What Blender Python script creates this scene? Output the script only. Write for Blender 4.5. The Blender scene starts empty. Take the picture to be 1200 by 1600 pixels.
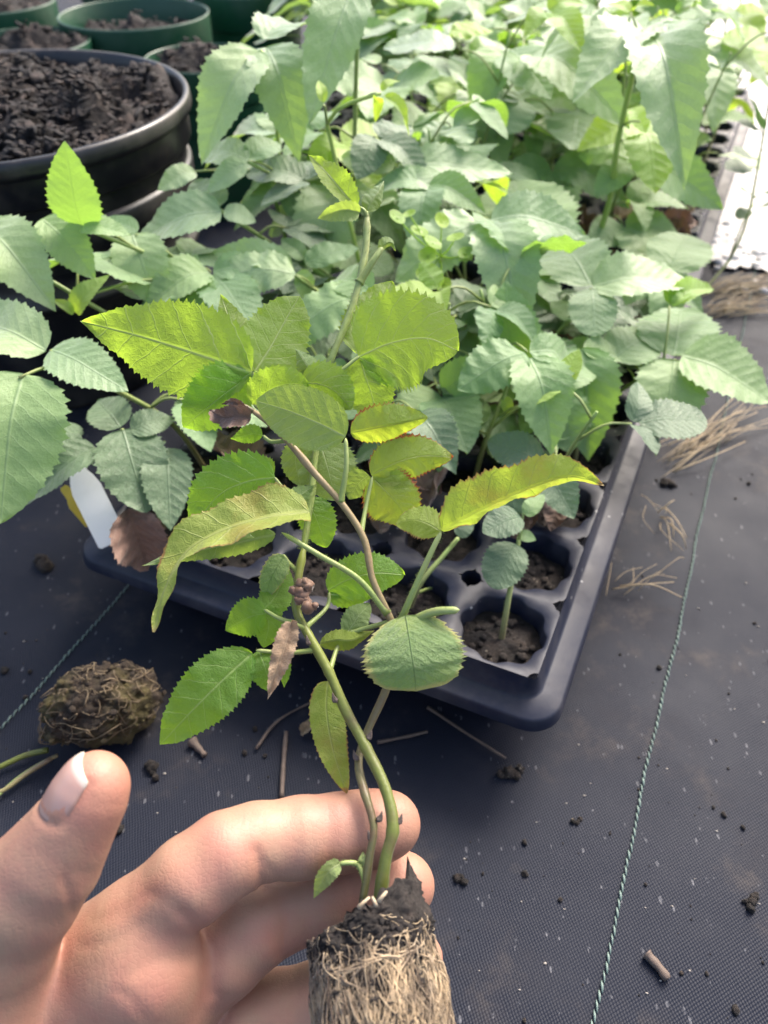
import bpy, math, random
import numpy as np
from mathutils import Vector, Matrix, noise as mnoise

random.seed(7)
rng = np.random.default_rng(7)
S = bpy.context.scene
COL = S.collection

# ---------------------------------------------------------------- camera, sky, sun, exposure
PITCH = math.radians(43.0)
CAM = np.array([0.0, 0.0, 0.38])
FPX = 1232.0                                   # focal length in pixels of the 1200x1600 picture
R_ = np.array([1.0, 0, 0])
F_ = np.array([0, math.cos(PITCH), -math.sin(PITCH)])
U_ = np.array([0, math.sin(PITCH), math.cos(PITCH)])
cd = bpy.data.cameras.new('camera')
cam = bpy.data.objects.new('camera', cd)
COL.objects.link(cam)
cam.location = CAM
cam.rotation_euler = (math.radians(90) - PITCH, 0, 0)
cd.sensor_fit = 'VERTICAL'
cd.sensor_height = 36.0
cd.sensor_width = 27.0
cd.lens = 36.0 * FPX / 1600.0
cd.clip_start = 0.01
cd.clip_end = 200.0
cd.dof.use_dof = True
cd.dof.focus_distance = 0.29
cd.dof.aperture_fstop = 11.5
S.camera = cam

SUN_EL, SUN_AZ = math.radians(44), math.radians(34)      # azimuth measured from +Y towards +X
w = bpy.data.worlds.new('World')
S.world = w
w.use_nodes = True
nt = w.node_tree
bg = nt.nodes['Background']
sky = nt.nodes.new('ShaderNodeTexSky')
sky.sky_type = 'NISHITA'
sky.sun_disc = False
sky.sun_elevation = SUN_EL
sky.sun_rotation = SUN_AZ
sky.air_density = 1.0
sky.dust_density = 5.5
sky.ozone_density = 0.6
nt.links.new(sky.outputs[0], bg.inputs[0])
bg.inputs[1].default_value = 0.15
ld = bpy.data.lights.new('sun', 'SUN')
ld.energy = 2.0
ld.angle = math.radians(26)
ld.color = (1.0, 0.96, 0.89)
sun = bpy.data.objects.new('sun', ld)
COL.objects.link(sun)
sdir = Vector((math.sin(SUN_AZ) * math.cos(SUN_EL), math.cos(SUN_AZ) * math.cos(SUN_EL), math.sin(SUN_EL)))
sun.rotation_euler = sdir.to_track_quat('Z', 'Y').to_euler()
sun.location = (1, 3, 4)
S.view_settings.view_transform = 'Standard'
S.view_settings.look = 'None'
S.view_settings.exposure = 1.42
S.view_settings.gamma = 1.0
S.cycles.max_bounces = 8
S.cycles.transparent_max_bounces = 8
S.cycles.use_denoising = True


# ---------------------------------------------------------------- geometry helpers
def P(x, y, d):
    """point seen at pixel x, y (of 1200x1600) at distance d along the view axis"""
    return CAM + d * ((x - 600) / FPX * R_ + (800 - y) / FPX * U_ + F_)


def G(x, y, z=0.0):
    r = (x - 600) / FPX * R_ + (800 - y) / FPX * U_ + F_
    return CAM + r * ((z - CAM[2]) / r[2])


def WY(x, y, Y):
    r = (x - 600) / FPX * R_ + (800 - y) / FPX * U_ + F_
    return CAM + r * (Y / r[1])


def nrm(v):
    v = np.asarray(v, float)
    return v / (np.linalg.norm(v) + 1e-12)


def spline(pts, n):
    """Catmull-Rom through pts, n samples"""
    p = np.asarray(pts, float)
    if len(p) == 2:
        t = np.linspace(0, 1, n)[:, None]
        return p[0] * (1 - t) + p[1] * t
    q = np.vstack([2 * p[0] - p[1], p, 2 * p[-1] - p[-2]])
    seg = np.linalg.norm(np.diff(p, axis=0), axis=1)
    cum = np.concatenate([[0], np.cumsum(seg)]) / seg.sum()
    out = []
    for t in np.linspace(0, 1, n):
        i = min(np.searchsorted(cum, t, side='right') - 1, len(p) - 2)
        i = max(i, 0)
        f = (t - cum[i]) / max(cum[i + 1] - cum[i], 1e-9)
        a, b, c, d = q[i], q[i + 1], q[i + 2], q[i + 3]
        out.append(0.5 * (2 * b + (c - a) * f + (2 * a - 5 * b + 4 * c - d) * f * f + (3 * b - a - 3 * c + d) * f ** 3))
    return np.array(out)


class MB:
    """collects shapes of ONE object"""
    def __init__(s):
        s.v, s.f, s.uv, s.at = [], [], [], []

    def n(s):
        return sum(len(a) for a in s.v)

    def add(s, v, f, uv=None, at=None):
        o = s.n()
        v = np.asarray(v, float)
        s.v.append(v)
        s.f.extend([tuple(int(i) + o for i in q) for q in f])
        s.uv.append(np.zeros((len(v), 2)) if uv is None else np.asarray(uv))
        s.at.append(np.zeros(len(v)) if at is None else np.asarray(at))

    def tube(s, pts, r0, r1=None, sides=8, n=None, cap=True, bulge=None):
        pts = np.asarray(pts, float)
        if n:
            pts = spline(pts, n)
        k = len(pts)
        r1 = r0 if r1 is None else r1
        rad = np.linspace(r0, r1, k) if np.isscalar(r0) else np.interp(np.linspace(0, 1, k), np.linspace(0, 1, len(r0)), r0)
        if bulge is not None:
            rad = rad * bulge(np.linspace(0, 1, k))
        T = np.gradient(pts, axis=0)
        T /= np.linalg.norm(T, axis=1)[:, None] + 1e-12
        a = np.array([0, 0, 1.0]) if abs(T[0][2]) < .9 else np.array([1.0, 0, 0])
        A = nrm(np.cross(T[0], a))
        ang = np.linspace(0, 2 * math.pi, sides, endpoint=False)
        V = []
        for i in range(k):
            A = nrm(A - T[i] * np.dot(A, T[i]))
            B = np.cross(T[i], A)
            V.append(pts[i] + rad[i] * (np.cos(ang)[:, None] * A + np.sin(ang)[:, None] * B))
        V = np.vstack(V)
        Fc = []
        for i in range(k - 1):
            for j in range(sides):
                a0, b0 = i * sides + j, i * sides + (j + 1) % sides
                Fc.append((a0, b0, b0 + sides, a0 + sides))
        if cap:
            Fc.append(tuple(range(sides - 1, -1, -1)))
            Fc.append(tuple(range((k - 1) * sides, k * sides)))
        tt = np.repeat(np.linspace(0, 1, k), sides)
        s.add(V, Fc, np.stack([np.tile(ang, k), tt], 1), tt)
        return pts, rad

    def hairs(s, pts, rad, count, length, thick=0.00005):
        """short fine hairs standing off a tube"""
        k = len(pts)
        T = np.gradient(pts, axis=0)
        V, Fc = [], []
        for _ in range(count):
            i = rng.integers(0, k - 1)
            f = rng.random()
            p = pts[i] * (1 - f) + pts[i + 1] * f
            t = nrm(T[i])
            d = rng.normal(size=3)
            d = nrm(d - t * np.dot(d, t))
            side = nrm(np.cross(d, t)) * thick
            ln = length * rng.uniform(.5, 1.2)
            b = p + d * rad[i] * .9
            e = b + d * ln + t * ln * rng.uniform(-.3, .3)
            o = len(V)
            V += [b - side, b + side, e]
            tt = nrm(t) * thick
            V += [b - tt, b + tt]
            Fc += [(o, o + 1, o + 2), (o + 3, o + 4, o + 2)]
        s.add(V, Fc, None, np.full(len(V), .5))

    def box(s, c, sx, sy, sz, M=None):
        v = np.array([[x, y, z] for x in (-sx, sx) for y in (-sy, sy) for z in (-sz, sz)])
        if M is not None:
            v = v @ np.asarray(M).T
        s.add(v + np.asarray(c), [(0, 1, 3, 2), (4, 6, 7, 5), (0, 4, 5, 1), (2, 3, 7, 6), (0, 2, 6, 4), (1, 5, 7, 3)])

    def blob(s, c, r, seed=0, rough=.35, sub=2, freq=1.0, squash=(1, 1, 1)):
        v, f = ICO[sub]
        c = np.asarray(c, float)
        k = np.array([1 + rough * mnoise.noise(Vector(p) * 1.7 * freq + Vector((seed * 7.3, seed * 3.1, 0)))
                      + rough * .5 * mnoise.noise(Vector(p) * 4.1 * freq + Vector((seed * 5.3, 0, seed * 2.7))) for p in v])
        s.add(c + v * k[:, None] * r * np.array(squash), f)

    def build(s, name, mat, parent=None, origin=None, smooth=True):
        me = bpy.data.meshes.new(name)
        V = np.vstack(s.v)
        if origin is not None:
            V = V - np.asarray(origin)
        me.from_pydata(V.tolist(), [], s.f)
        lo = np.zeros(len(me.loops), dtype=np.int32)
        me.loops.foreach_get('vertex_index', lo)
        uv = me.uv_layers.new(name='UVMap')
        uv.data.foreach_set('uv', np.vstack(s.uv)[lo].astype(np.float32).ravel())
        at = me.attributes.new('edge', 'FLOAT', 'POINT')
        at.data.foreach_set('value', np.concatenate(s.at).astype(np.float32))
        if smooth:
            me.polygons.foreach_set('use_smooth', np.ones(len(me.polygons), dtype=bool))
        me.update()
        if mat:
            me.materials.append(mat)
        o = bpy.data.objects.new(name, me)
        COL.objects.link(o)
        if parent:
            o.parent = parent
        return o


def ico(sub):
    import bmesh
    bm = bmesh.new()
    bmesh.ops.create_icosphere(bm, subdivisions=sub, radius=1)
    v = np.array([x.co[:] for x in bm.verts])
    f = [tuple(y.index for y in x.verts) for x in bm.faces]
    bm.free()
    return v, f


ICO = {k: ico(k) for k in (1, 2, 3, 4, 5)}


def tag(o, label=None, cat=None, group=None, kind=None):
    if label: o['label'] = label
    if cat: o['category'] = cat
    if group: o['group'] = group
    if kind: o['kind'] = kind
    return o


def empty(name, loc, rz=0):
    o = bpy.data.objects.new(name, None)
    o.empty_display_size = .01
    COL.objects.link(o)
    o.location = Vector(loc)
    o.rotation_euler = (0, 0, rz)
    return o


# ---------------------------------------------------------------- material helpers
class NT:
    def __init__(s, name):
        s.m = bpy.data.materials.new(name)
        s.m.use_nodes = True
        s.t = s.m.node_tree
        s.bsdf = s.t.nodes['Principled BSDF']
        s.out = s.t.nodes['Material Output']

    def node(s, ty, **kw):
        n = s.t.nodes.new(ty)
        for k, v in kw.items():
            setattr(n, k, v)
        return n

    def put(s, sock, v):
        if isinstance(v, bpy.types.NodeSocket):
            s.t.links.new(v, sock)
        elif v is not None:
            if isinstance(v, (tuple, list)) and len(v) == 3 and sock.type == 'RGBA':
                v = (*v, 1)
            sock.default_value = v

    def math(s, op, a, b=None, c=None, clamp=False):
        n = s.node('ShaderNodeMath', operation=op, use_clamp=clamp)
        for i, x in enumerate((a, b, c)):
            if x is not None: s.put(n.inputs[i], x)
        return n.outputs[0]

    def mix(s, f, a, b, mode='MIX'):
        n = s.node('ShaderNodeMix', data_type='RGBA', blend_type=mode)
        s.put(n.inputs[0], f); s.put(n.inputs[6], a); s.put(n.inputs[7], b)
        return n.outputs[2]

    def ramp(s, f, *stops):
        n = s.node('ShaderNodeValToRGB')
        e = n.color_ramp.elements
        while len(e) < len(stops): e.new(.5)
        for i, (p, c) in enumerate(stops):
            e[i].position = p
            e[i].color = (*c, 1) if isinstance(c, (tuple, list)) else (c, c, c, 1)
        s.put(n.inputs[0], f)
        return n.outputs[0]

    def noise(s, scale, detail=4, rough=.55, vec=None, dist=0):
        n = s.node('ShaderNodeTexNoise')
        n.inputs['Scale'].default_value = scale
        n.inputs['Detail'].default_value = detail
        n.inputs['Roughness'].default_value = rough
        n.inputs['Distortion'].default_value = dist
        if vec is not None: s.put(n.inputs['Vector'], vec)
        return n.outputs[0]

    def voronoi(s, scale, feature='F1', vec=None, rnd=1.0):
        n = s.node('ShaderNodeTexVoronoi', feature=feature)
        n.inputs['Scale'].default_value = scale
        n.inputs['Randomness'].default_value = rnd
        if vec is not None: s.put(n.inputs['Vector'], vec)
        return n

    def coord(s, which='Object'):
        return s.node('ShaderNodeTexCoord').outputs[which]

    def geo_pos(s):
        return s.node('ShaderNodeNewGeometry').outputs['Position']

    def bump(s, h, strength=.5, dist=.001, nrm=None):
        n = s.node('ShaderNodeBump')
        n.inputs['Strength'].default_value = strength
        n.inputs['Distance'].default_value = dist
        s.put(n.inputs['Height'], h)
        if nrm is not None: s.put(n.inputs['Normal'], nrm)
        return n.outputs[0]

    def set(s, **kw):
        for k, v in kw.items():
            s.put(s.bsdf.inputs[k], v)
        return s


def leaf_mat(name, top, under, vein, trans, tfac=.4, rough=.42, nv=9.0, spec=.5, blotch=None, blotch_amt=0.0,
             edge_col=None, edge_from=.8, vein_amt=.55, sheen=0.25, bumps=.55, var=.25):
    n = NT(name)
    uvn = n.node('ShaderNodeUVMap', uv_map='UVMap').outputs[0]
    sep = n.node('ShaderNodeSeparateXYZ')
    n.put(sep.inputs[0], uvn)
    a = n.math('ABSOLUTE', n.math('SUBTRACT', sep.outputs[0], .5))
    t = sep.outputs[1]
    mid = n.math('SUBTRACT', 1.0, n.math('DIVIDE', a, n.math('MULTIPLY_ADD', t, -.010, .016)), clamp=True)
    wob = n.math('MULTIPLY_ADD', n.noise(9, 2, vec=uvn), .06, -.03)
    q = n.math('ADD', n.math('MULTIPLY_ADD', a, -.85, t), wob)
    fr = n.math('FRACT', n.math('MULTIPLY', q, nv))
    dist = n.math('ABSOLUTE', n.math('SUBTRACT', fr, .5))           # .5 on a vein
    lat = n.math('MULTIPLY_ADD', dist, 26.0, -12.0, clamp=True)
    vo = n.voronoi(34, 'DISTANCE_TO_EDGE', vec=uvn)
    fine = n.math('MULTIPLY_ADD', vo.outputs[0], -9.0, 1.0, clamp=True)
    veins = n.math('MAXIMUM', n.math('MAXIMUM', mid, n.math('MULTIPLY', lat, .75)), n.math('MULTIPLY', fine, .12))
    oi = n.node('ShaderNodeObjectInfo')
    rnd = oi.outputs['Random']
    big = n.noise(5.0, 3, vec=n.coord('Object'))
    big2 = n.noise(45.0, 4, vec=n.coord('Object'))
    geo = n.node('ShaderNodeNewGeometry')
    back = geo.outputs['Backfacing']
    base = n.mix(back, top, under)
    hsv = n.node('ShaderNodeHueSaturation')
    n.put(hsv.inputs['Hue'], n.math('MULTIPLY_ADD', rnd, -.035 * var / .25, .5 + .0175 * var / .25))
    n.put(hsv.inputs['Value'], n.math('ADD', n.math('MULTIPLY_ADD', rnd, var * 1.6, 1 - var * .8), n.math('MULTIPLY_ADD', big2, .5, -.25)))
    n.put(hsv.inputs['Color'], base)
    col = hsv.outputs[0]
    edge = n.node('ShaderNodeAttribute', attribute_name='edge').outputs['Fac']
    tcol = trans
    if blotch is not None:
        bf = n.math('MULTIPLY', n.ramp(n.noise(60, 5, .6, vec=n.coord('Object')), (.5, 0.0), (.68, 1.0)), blotch_amt)
        col = n.mix(bf, col, blotch)
        tcol = n.mix(bf, tcol, blotch)
    if edge_col is not None:
        ef = n.math('ADD', edge, n.math('MULTIPLY_ADD', n.noise(90, 4, vec=n.coord('Object')), .5, -.25))
        ef = n.ramp(ef, (edge_from, 0.0), (min(edge_from + .14, 1.0), 1.0))
        col = n.mix(ef, col, edge_col)
        tcol = n.mix(ef, tcol, edge_col)
    col = n.mix(n.math('MULTIPLY', veins, vein_amt), col, vein)
    hgt = n.math('ADD', n.math('MULTIPLY', veins, -1.0), n.math('ADD', n.math('MULTIPLY', n.noise(160, 3, vec=uvn), .3), n.math('MULTIPLY', n.noise(22, 4, .6, vec=uvn), 1.3)))
    hgt = n.math('ADD', hgt, n.math('MULTIPLY', n.math('SUBTRACT', .5, dist), .40))
    bp = n.bump(hgt, bumps, .0012)
    n.set(**{'Base Color': col, 'Roughness': rough, 'Normal': bp, 'Specular IOR Level': spec,
             'Sheen Weight': sheen, 'Sheen Roughness': .4})
    tr = n.node('ShaderNodeBsdfTranslucent')
    tv = n.node('ShaderNodeHueSaturation')
    n.put(tv.inputs['Value'], n.math('MULTIPLY_ADD', veins, -.2, 1.0))
    n.put(tv.inputs['Color'], tcol)
    n.put(tr.inputs[0], tv.outputs[0])
    n.put(tr.inputs['Normal'], bp)
    mx = n.node('ShaderNodeMixShader')
    mx.inputs[0].default_value = tfac
    n.t.links.new(n.bsdf.outputs[0], mx.inputs[1])
    n.t.links.new(tr.outputs[0], mx.inputs[2])
    n.t.links.new(mx.outputs[0], n.out.inputs[0])
    return n.m


def stem_mat(name, c0, c1, brown=(.16, .09, .05), amt=.3, trans=0.0):
    n = NT(name)
    at = n.node('ShaderNodeAttribute', attribute_name='edge').outputs['Fac']
    col = n.mix(at, c0, c1)
    col = n.mix(n.math('MULTIPLY', n.ramp(n.noise(120, 4, vec=n.coord('Object')), (.5, 0.0), (.7, 1.0)), amt), col, brown)
    n.set(**{'Base Color': col, 'Roughness': .45, 'Sheen Weight': .08,
             'Normal': n.bump(n.noise(500, 3, vec=n.coord('Object')), .3, .0006)})
    return n.m


def soil_mat(name, dark, mid, light, scale=1.0):
    n = NT(name)
    p = n.coord('Object')
    c = n.ramp(n.noise(90 * scale, 8, .7, vec=p), (.33, dark), (.52, mid), (.70, light))
    sp = n.voronoi(260 * scale, vec=p)
    spk = n.math('LESS_THAN', sp.outputs['Distance'], .17)
    pick = n.math('GREATER_THAN', n.noise(70 * scale, 2, vec=p), .6)
    c = n.mix(n.math('MULTIPLY', n.math('MULTIPLY', spk, pick), .6), c, (.30, .25, .19))
    n.set(**{'Base Color': c, 'Roughness': .85, 'Normal': n.bump(n.noise(240 * scale, 8, .75, vec=p), 1.0, .004)})
    return n.m


M = {}
# ground cloth
n = NT('woven_ground_cloth')
pos = n.geo_pos()
mp = n.node('ShaderNodeMapping')
mp.inputs['Rotation'].default_value = (0, 0, math.radians(24))
n.put(mp.inputs[0], pos)
sp = n.node('ShaderNodeSeparateXYZ'); n.put(sp.inputs[0], mp.outputs[0])
PITCHW = 2 * math.pi / .0017
wob_ = n.math('MULTIPLY', n.noise(45, 4, .6, vec=pos), 7.0)
sx = n.math('SINE', n.math('ADD', n.math('MULTIPLY', sp.outputs[0], PITCHW), wob_))
sy = n.math('SINE', n.math('ADD', n.math('MULTIPLY', sp.outputs[1], PITCHW * .8), wob_))
weave = n.math('MULTIPLY', n.math('MULTIPLY', sx, sy), n.ramp(n.noise(14, 4, .6, vec=pos), (.3, .35), (.7, 1.0)))
st = n.node('ShaderNodeMapping'); st.inputs['Scale'].default_value = (1, .38, 1); st.inputs['Rotation'].default_value = (0, 0, math.radians(-38)); n.put(st.inputs[0], pos)
spv = n.voronoi(300, vec=st.outputs[0])
rare = n.math('GREATER_THAN', n.noise(75, 3, .6, vec=pos), .55)
spk = n.math('MULTIPLY', n.math('LESS_THAN', spv.outputs['Distance'], n.math('MULTIPLY_ADD', n.noise(190, 2, vec=pos), .5, -.08)), rare)  # pale flecks: light glancing off the weave, put into the colour
dirt = n.ramp(n.noise(10, 6, .65, vec=pos), (.50, 0.0), (.72, 1.0))
dirt2 = n.ramp(n.noise(34, 6, .7, vec=pos), (.50, 0.0), (.66, 1.0))
c = n.mix(n.math('MULTIPLY_ADD', weave, .5, .5), (.0066, .0087, .0170), (.0100, .0128, .0245))
c = n.mix(n.math('MULTIPLY', dirt, .38), c, (.052, .047, .047))
c = n.mix(n.math('MULTIPLY', n.math('MULTIPLY', dirt2, dirt), .55), c, (.13, .105, .085))
c = n.mix(n.math('MULTIPLY', spk, n.math('MULTIPLY_ADD', n.noise(130, 2, vec=pos), 1.2, -.2, clamp=True)), c, (.17, .17, .185))
n.set(**{'Base Color': c, 'Roughness': n.math('MULTIPLY_ADD', dirt, .2, .60), 'Specular IOR Level': .20,
         'Normal': n.bump(n.math('ADD', weave, n.math('ADD', n.math('MULTIPLY', n.noise(60, 5, vec=pos), 1.6), n.math('MULTIPLY', n.noise(7, 3, vec=pos), 26.0))), .4, .0005)})
M['ground'] = n.m
n = NT('overexposed_ground')
p = n.geo_pos()
c = n.ramp(n.noise(30, 8, .7, vec=p), (.3, (.46, .42, .40)), (.6, (.80, .76, .74)))  # sunlight overexposing the ground is put into this pale colour
n.set(**{'Base Color': c, 'Roughness': .8, 'Normal': n.bump(n.noise(80, 6, .7, vec=p), .8, .006)})
M['sunlit_ground'] = n.m
n = NT('glint_grains')
n.set(**{'Base Color': n.mix(n.noise(60, 2, vec=n.geo_pos()), (.16, .14, .12), (.42, .38, .34)), 'Roughness': .7})
M['weave_glints'] = n.m
n = NT('marker_yarn')
n.set(**{'Base Color': n.mix(n.noise(300, 3, vec=n.geo_pos()), (.085, .13, .115), (.19, .26, .23)), 'Roughness': .6})
M['yarn'] = n.m
# tray plastic
n = NT('navy_tray_plastic')
p = n.coord('Object')
d = n.ramp(n.noise(38, 7, .7, vec=p), (.48, 0.0), (.72, 1.0))
c = n.mix(n.math('MULTIPLY', d, .26), (.0095, .0125, .028), (.10, .095, .10))
vs = n.voronoi(160, vec=p)
c = n.mix(n.math('MULTIPLY', n.math('LESS_THAN', vs.outputs['Distance'], .13), n.math('GREATER_THAN', n.noise(22, vec=p), .56)), c, (.34, .33, .33))
d3 = n.ramp(n.noise(11, 5, .7, vec=p), (.45, 0.0), (.65, 1.0))
c = n.mix(n.math('MULTIPLY', d3, .30), c, (.085, .075, .068))
n.set(**{'Base Color': c, 'Roughness': n.math('MULTIPLY_ADD', d, .25, .44), 'Specular IOR Level': .32, 'Normal': n.bump(n.noise(60, 4, vec=p), .25, .001)})
M['tray'] = n.m
M['soil'] = soil_mat('dark_compost', (.005, .004, .0035), (.022, .015, .012), (.065, .046, .035))
M['pot_soil'] = soil_mat('bark_compost', (.004, .003, .003), (.020, .0145, .0135), (.075, .050, .040), .6)


def pot_mat(name, base, dust, rough, dust_amt):
    n = NT(name)
    p = n.coord('Object')
    d = n.ramp(n.noise(26, 6, .65, vec=p), (.45, 0.0), (.75, 1.0))
    c = n.mix(n.math('MULTIPLY', d, dust_amt), base, dust)
    n.set(**{'Base Color': c, 'Roughness': n.math('MULTIPLY_ADD', d, .25, rough), 'Normal': n.bump(n.noise(90, 4, vec=p), .15, .001)})
    return n.m


M['black_pot'] = pot_mat('black_pot_plastic', (.010, .010, .013), (.10, .085, .075), .32, .45)
M['green_pot'] = pot_mat('green_pot_plastic', (.006, .055, .026), (.06, .09, .055), .40, .35)
M['white_plastic'] = pot_mat('white_label_plastic', (.80, .80, .83), (.5, .48, .45), .45, .35)
M['yellow_plastic'] = pot_mat('yellow_label_plastic', (.62, .48, .06), (.4, .33, .12), .45, .35)

# leaves
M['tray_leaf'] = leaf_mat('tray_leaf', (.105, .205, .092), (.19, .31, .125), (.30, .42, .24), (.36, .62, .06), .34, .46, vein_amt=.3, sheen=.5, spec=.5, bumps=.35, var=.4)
M['tray_leaf_pale'] = leaf_mat('tray_leaf_pale', (.185, .290, .165), (.25, .365, .17), (.36, .46, .30), (.40, .62, .09), .30, .42, vein_amt=.28, sheen=.8, spec=.6, bumps=.35, var=.35)  # paler copy of tray_leaf, white sky highlight put into the colour
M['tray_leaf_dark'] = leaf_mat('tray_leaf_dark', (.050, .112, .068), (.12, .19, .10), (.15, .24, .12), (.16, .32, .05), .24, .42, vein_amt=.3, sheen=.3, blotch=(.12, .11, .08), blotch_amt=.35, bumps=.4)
M['tray_leaf_young'] = leaf_mat('tray_leaf_young', (.24, .38, .05), (.30, .44, .10), (.40, .52, .18), (.58, .80, .06), .48, .42, vein_amt=.3, bumps=.35)
HT = (.46, .67, .055)
M['held_under'] = leaf_mat('held_leaf_underside', (.17, .27, .05), (.25, .33, .065), (.68, .74, .38), HT, .64, .5, nv=6, vein_amt=.85, bumps=.45, var=.12, sheen=.15)
M['held_grey'] = leaf_mat('held_leaf_grey_underside', (.13, .21, .06), (.26, .34, .12), (.55, .62, .32), (.46, .62, .08), .40, .5, nv=7, vein_amt=.6, bumps=.45, var=.1, sheen=.3)
M['held_bright'] = leaf_mat('held_leaf_bright', (.13, .27, .04), (.22, .40, .055), (.52, .68, .24), (.46, .76, .045), .56, .45, nv=6, vein_amt=.8, bumps=.5, var=.1, sheen=.15)
M['held_yellow'] = leaf_mat('held_leaf_yellowed', (.25, .33, .045), (.29, .36, .075), (.55, .58, .24), (.44, .57, .055), .48, .5, nv=8, vein_amt=.4, blotch=(.40, .17, .04), blotch_amt=.32,
                            edge_col=(.30, .17, .05), edge_from=.92, bumps=.45, var=.1, sheen=.15)
M['held_red_edge'] = leaf_mat('held_leaf_red_edged', (.20, .30, .05), (.28, .37, .07), (.52, .58, .22), (.56, .70, .05), .56, .5, nv=7, vein_amt=.5, blotch=(.34, .09, .03), blotch_amt=.15,
                              edge_col=(.42, .09, .025), edge_from=.90, bumps=.45, var=.1, sheen=.15)
M['held_round'] = leaf_mat('held_leaf_rounded', (.095, .22, .075), (.2, .3, .1), (.06, .15, .07), (.32, .56, .05), .28, .40, nv=9, vein_amt=.45, blotch=(.34, .44, .10), blotch_amt=.7,
                           edge_col=(.44, .42, .12), edge_from=.84, bumps=.7, var=.05, sheen=.35)
M['dry_leaf'] = leaf_mat('dry_leaf', (.30, .19, .11), (.36, .25, .16), (.42, .31, .2), (.4, .24, .1), .2, .6, vein_amt=.4, blotch=(.14, .08, .05), blotch_amt=.6)
M['dead_leaf'] = leaf_mat('dead_leaf', (.16, .085, .055), (.20, .12, .085), (.24, .15, .1), (.2, .1, .05), .12, .6, vein_amt=.4, blotch=(.06, .035, .03), blotch_amt=.7)
M['stem_green'] = stem_mat('green_stem', (.095, .115, .018), (.18, .205, .030), (.10, .06, .03), .6)
M['stem_fresh'] = stem_mat('fresh_shoot', (.26, .36, .06), (.34, .45, .10), (.3, .25, .1), .15)
M['stem_brown'] = stem_mat('brown_stem', (.13, .085, .05), (.36, .33, .13), (.13, .08, .05), .5)
M['stem_tan'] = stem_mat('tan_stem', (.085, .085, .028), (.30, .21, .10), (.12, .055, .035), .65)
M['petiole'] = stem_mat('hairy_petiole', (.19, .25, .055), (.30, .36, .12), (.25, .17, .08), .25)
M['tray_stem'] = stem_mat('seedling_stem', (.17, .13, .06), (.26, .38, .10), (.15, .08, .05), .35)
M['root'] = NT('dry_root').set(**{'Roughness': .6}).m
n = NT('pale_root')
at = n.node('ShaderNodeAttribute', attribute_name='edge').outputs['Fac']
n.set(**{'Base Color': n.mix(n.ramp(n.noise(110, 4, vec=n.coord('Object')), (.42, 0.0), (.62, 1.0)), n.mix(at, (.075, .042, .022), (.40, .31, .20)), (.40, .29, .17)), 'Roughness': .5, 'Sheen Weight': .3})
M['root'] = n.m
n = NT('dark_root')
n.set(**{'Base Color': n.mix(n.noise(130, 4, vec=n.coord('Object')), (.07, .045, .025), (.26, .19, .11)), 'Roughness': .6})
M['dark_root'] = n.m
n = NT('straw')
n.set(**{'Base Color': n.mix(n.noise(80, 3, vec=n.coord('Object')), (.22, .15, .085), (.46, .36, .22)), 'Roughness': .55})
M['straw'] = n.m
n = NT('twig_bark')
n.set(**{'Base Color': n.mix(n.noise(150, 5, vec=n.coord('Object')), (.045, .030, .024), (.17, .125, .10)), 'Roughness': .75,
         'Normal': n.bump(n.noise(400, 4, vec=n.coord('Object')), .6, .001)})
M['twig'] = n.m


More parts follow.
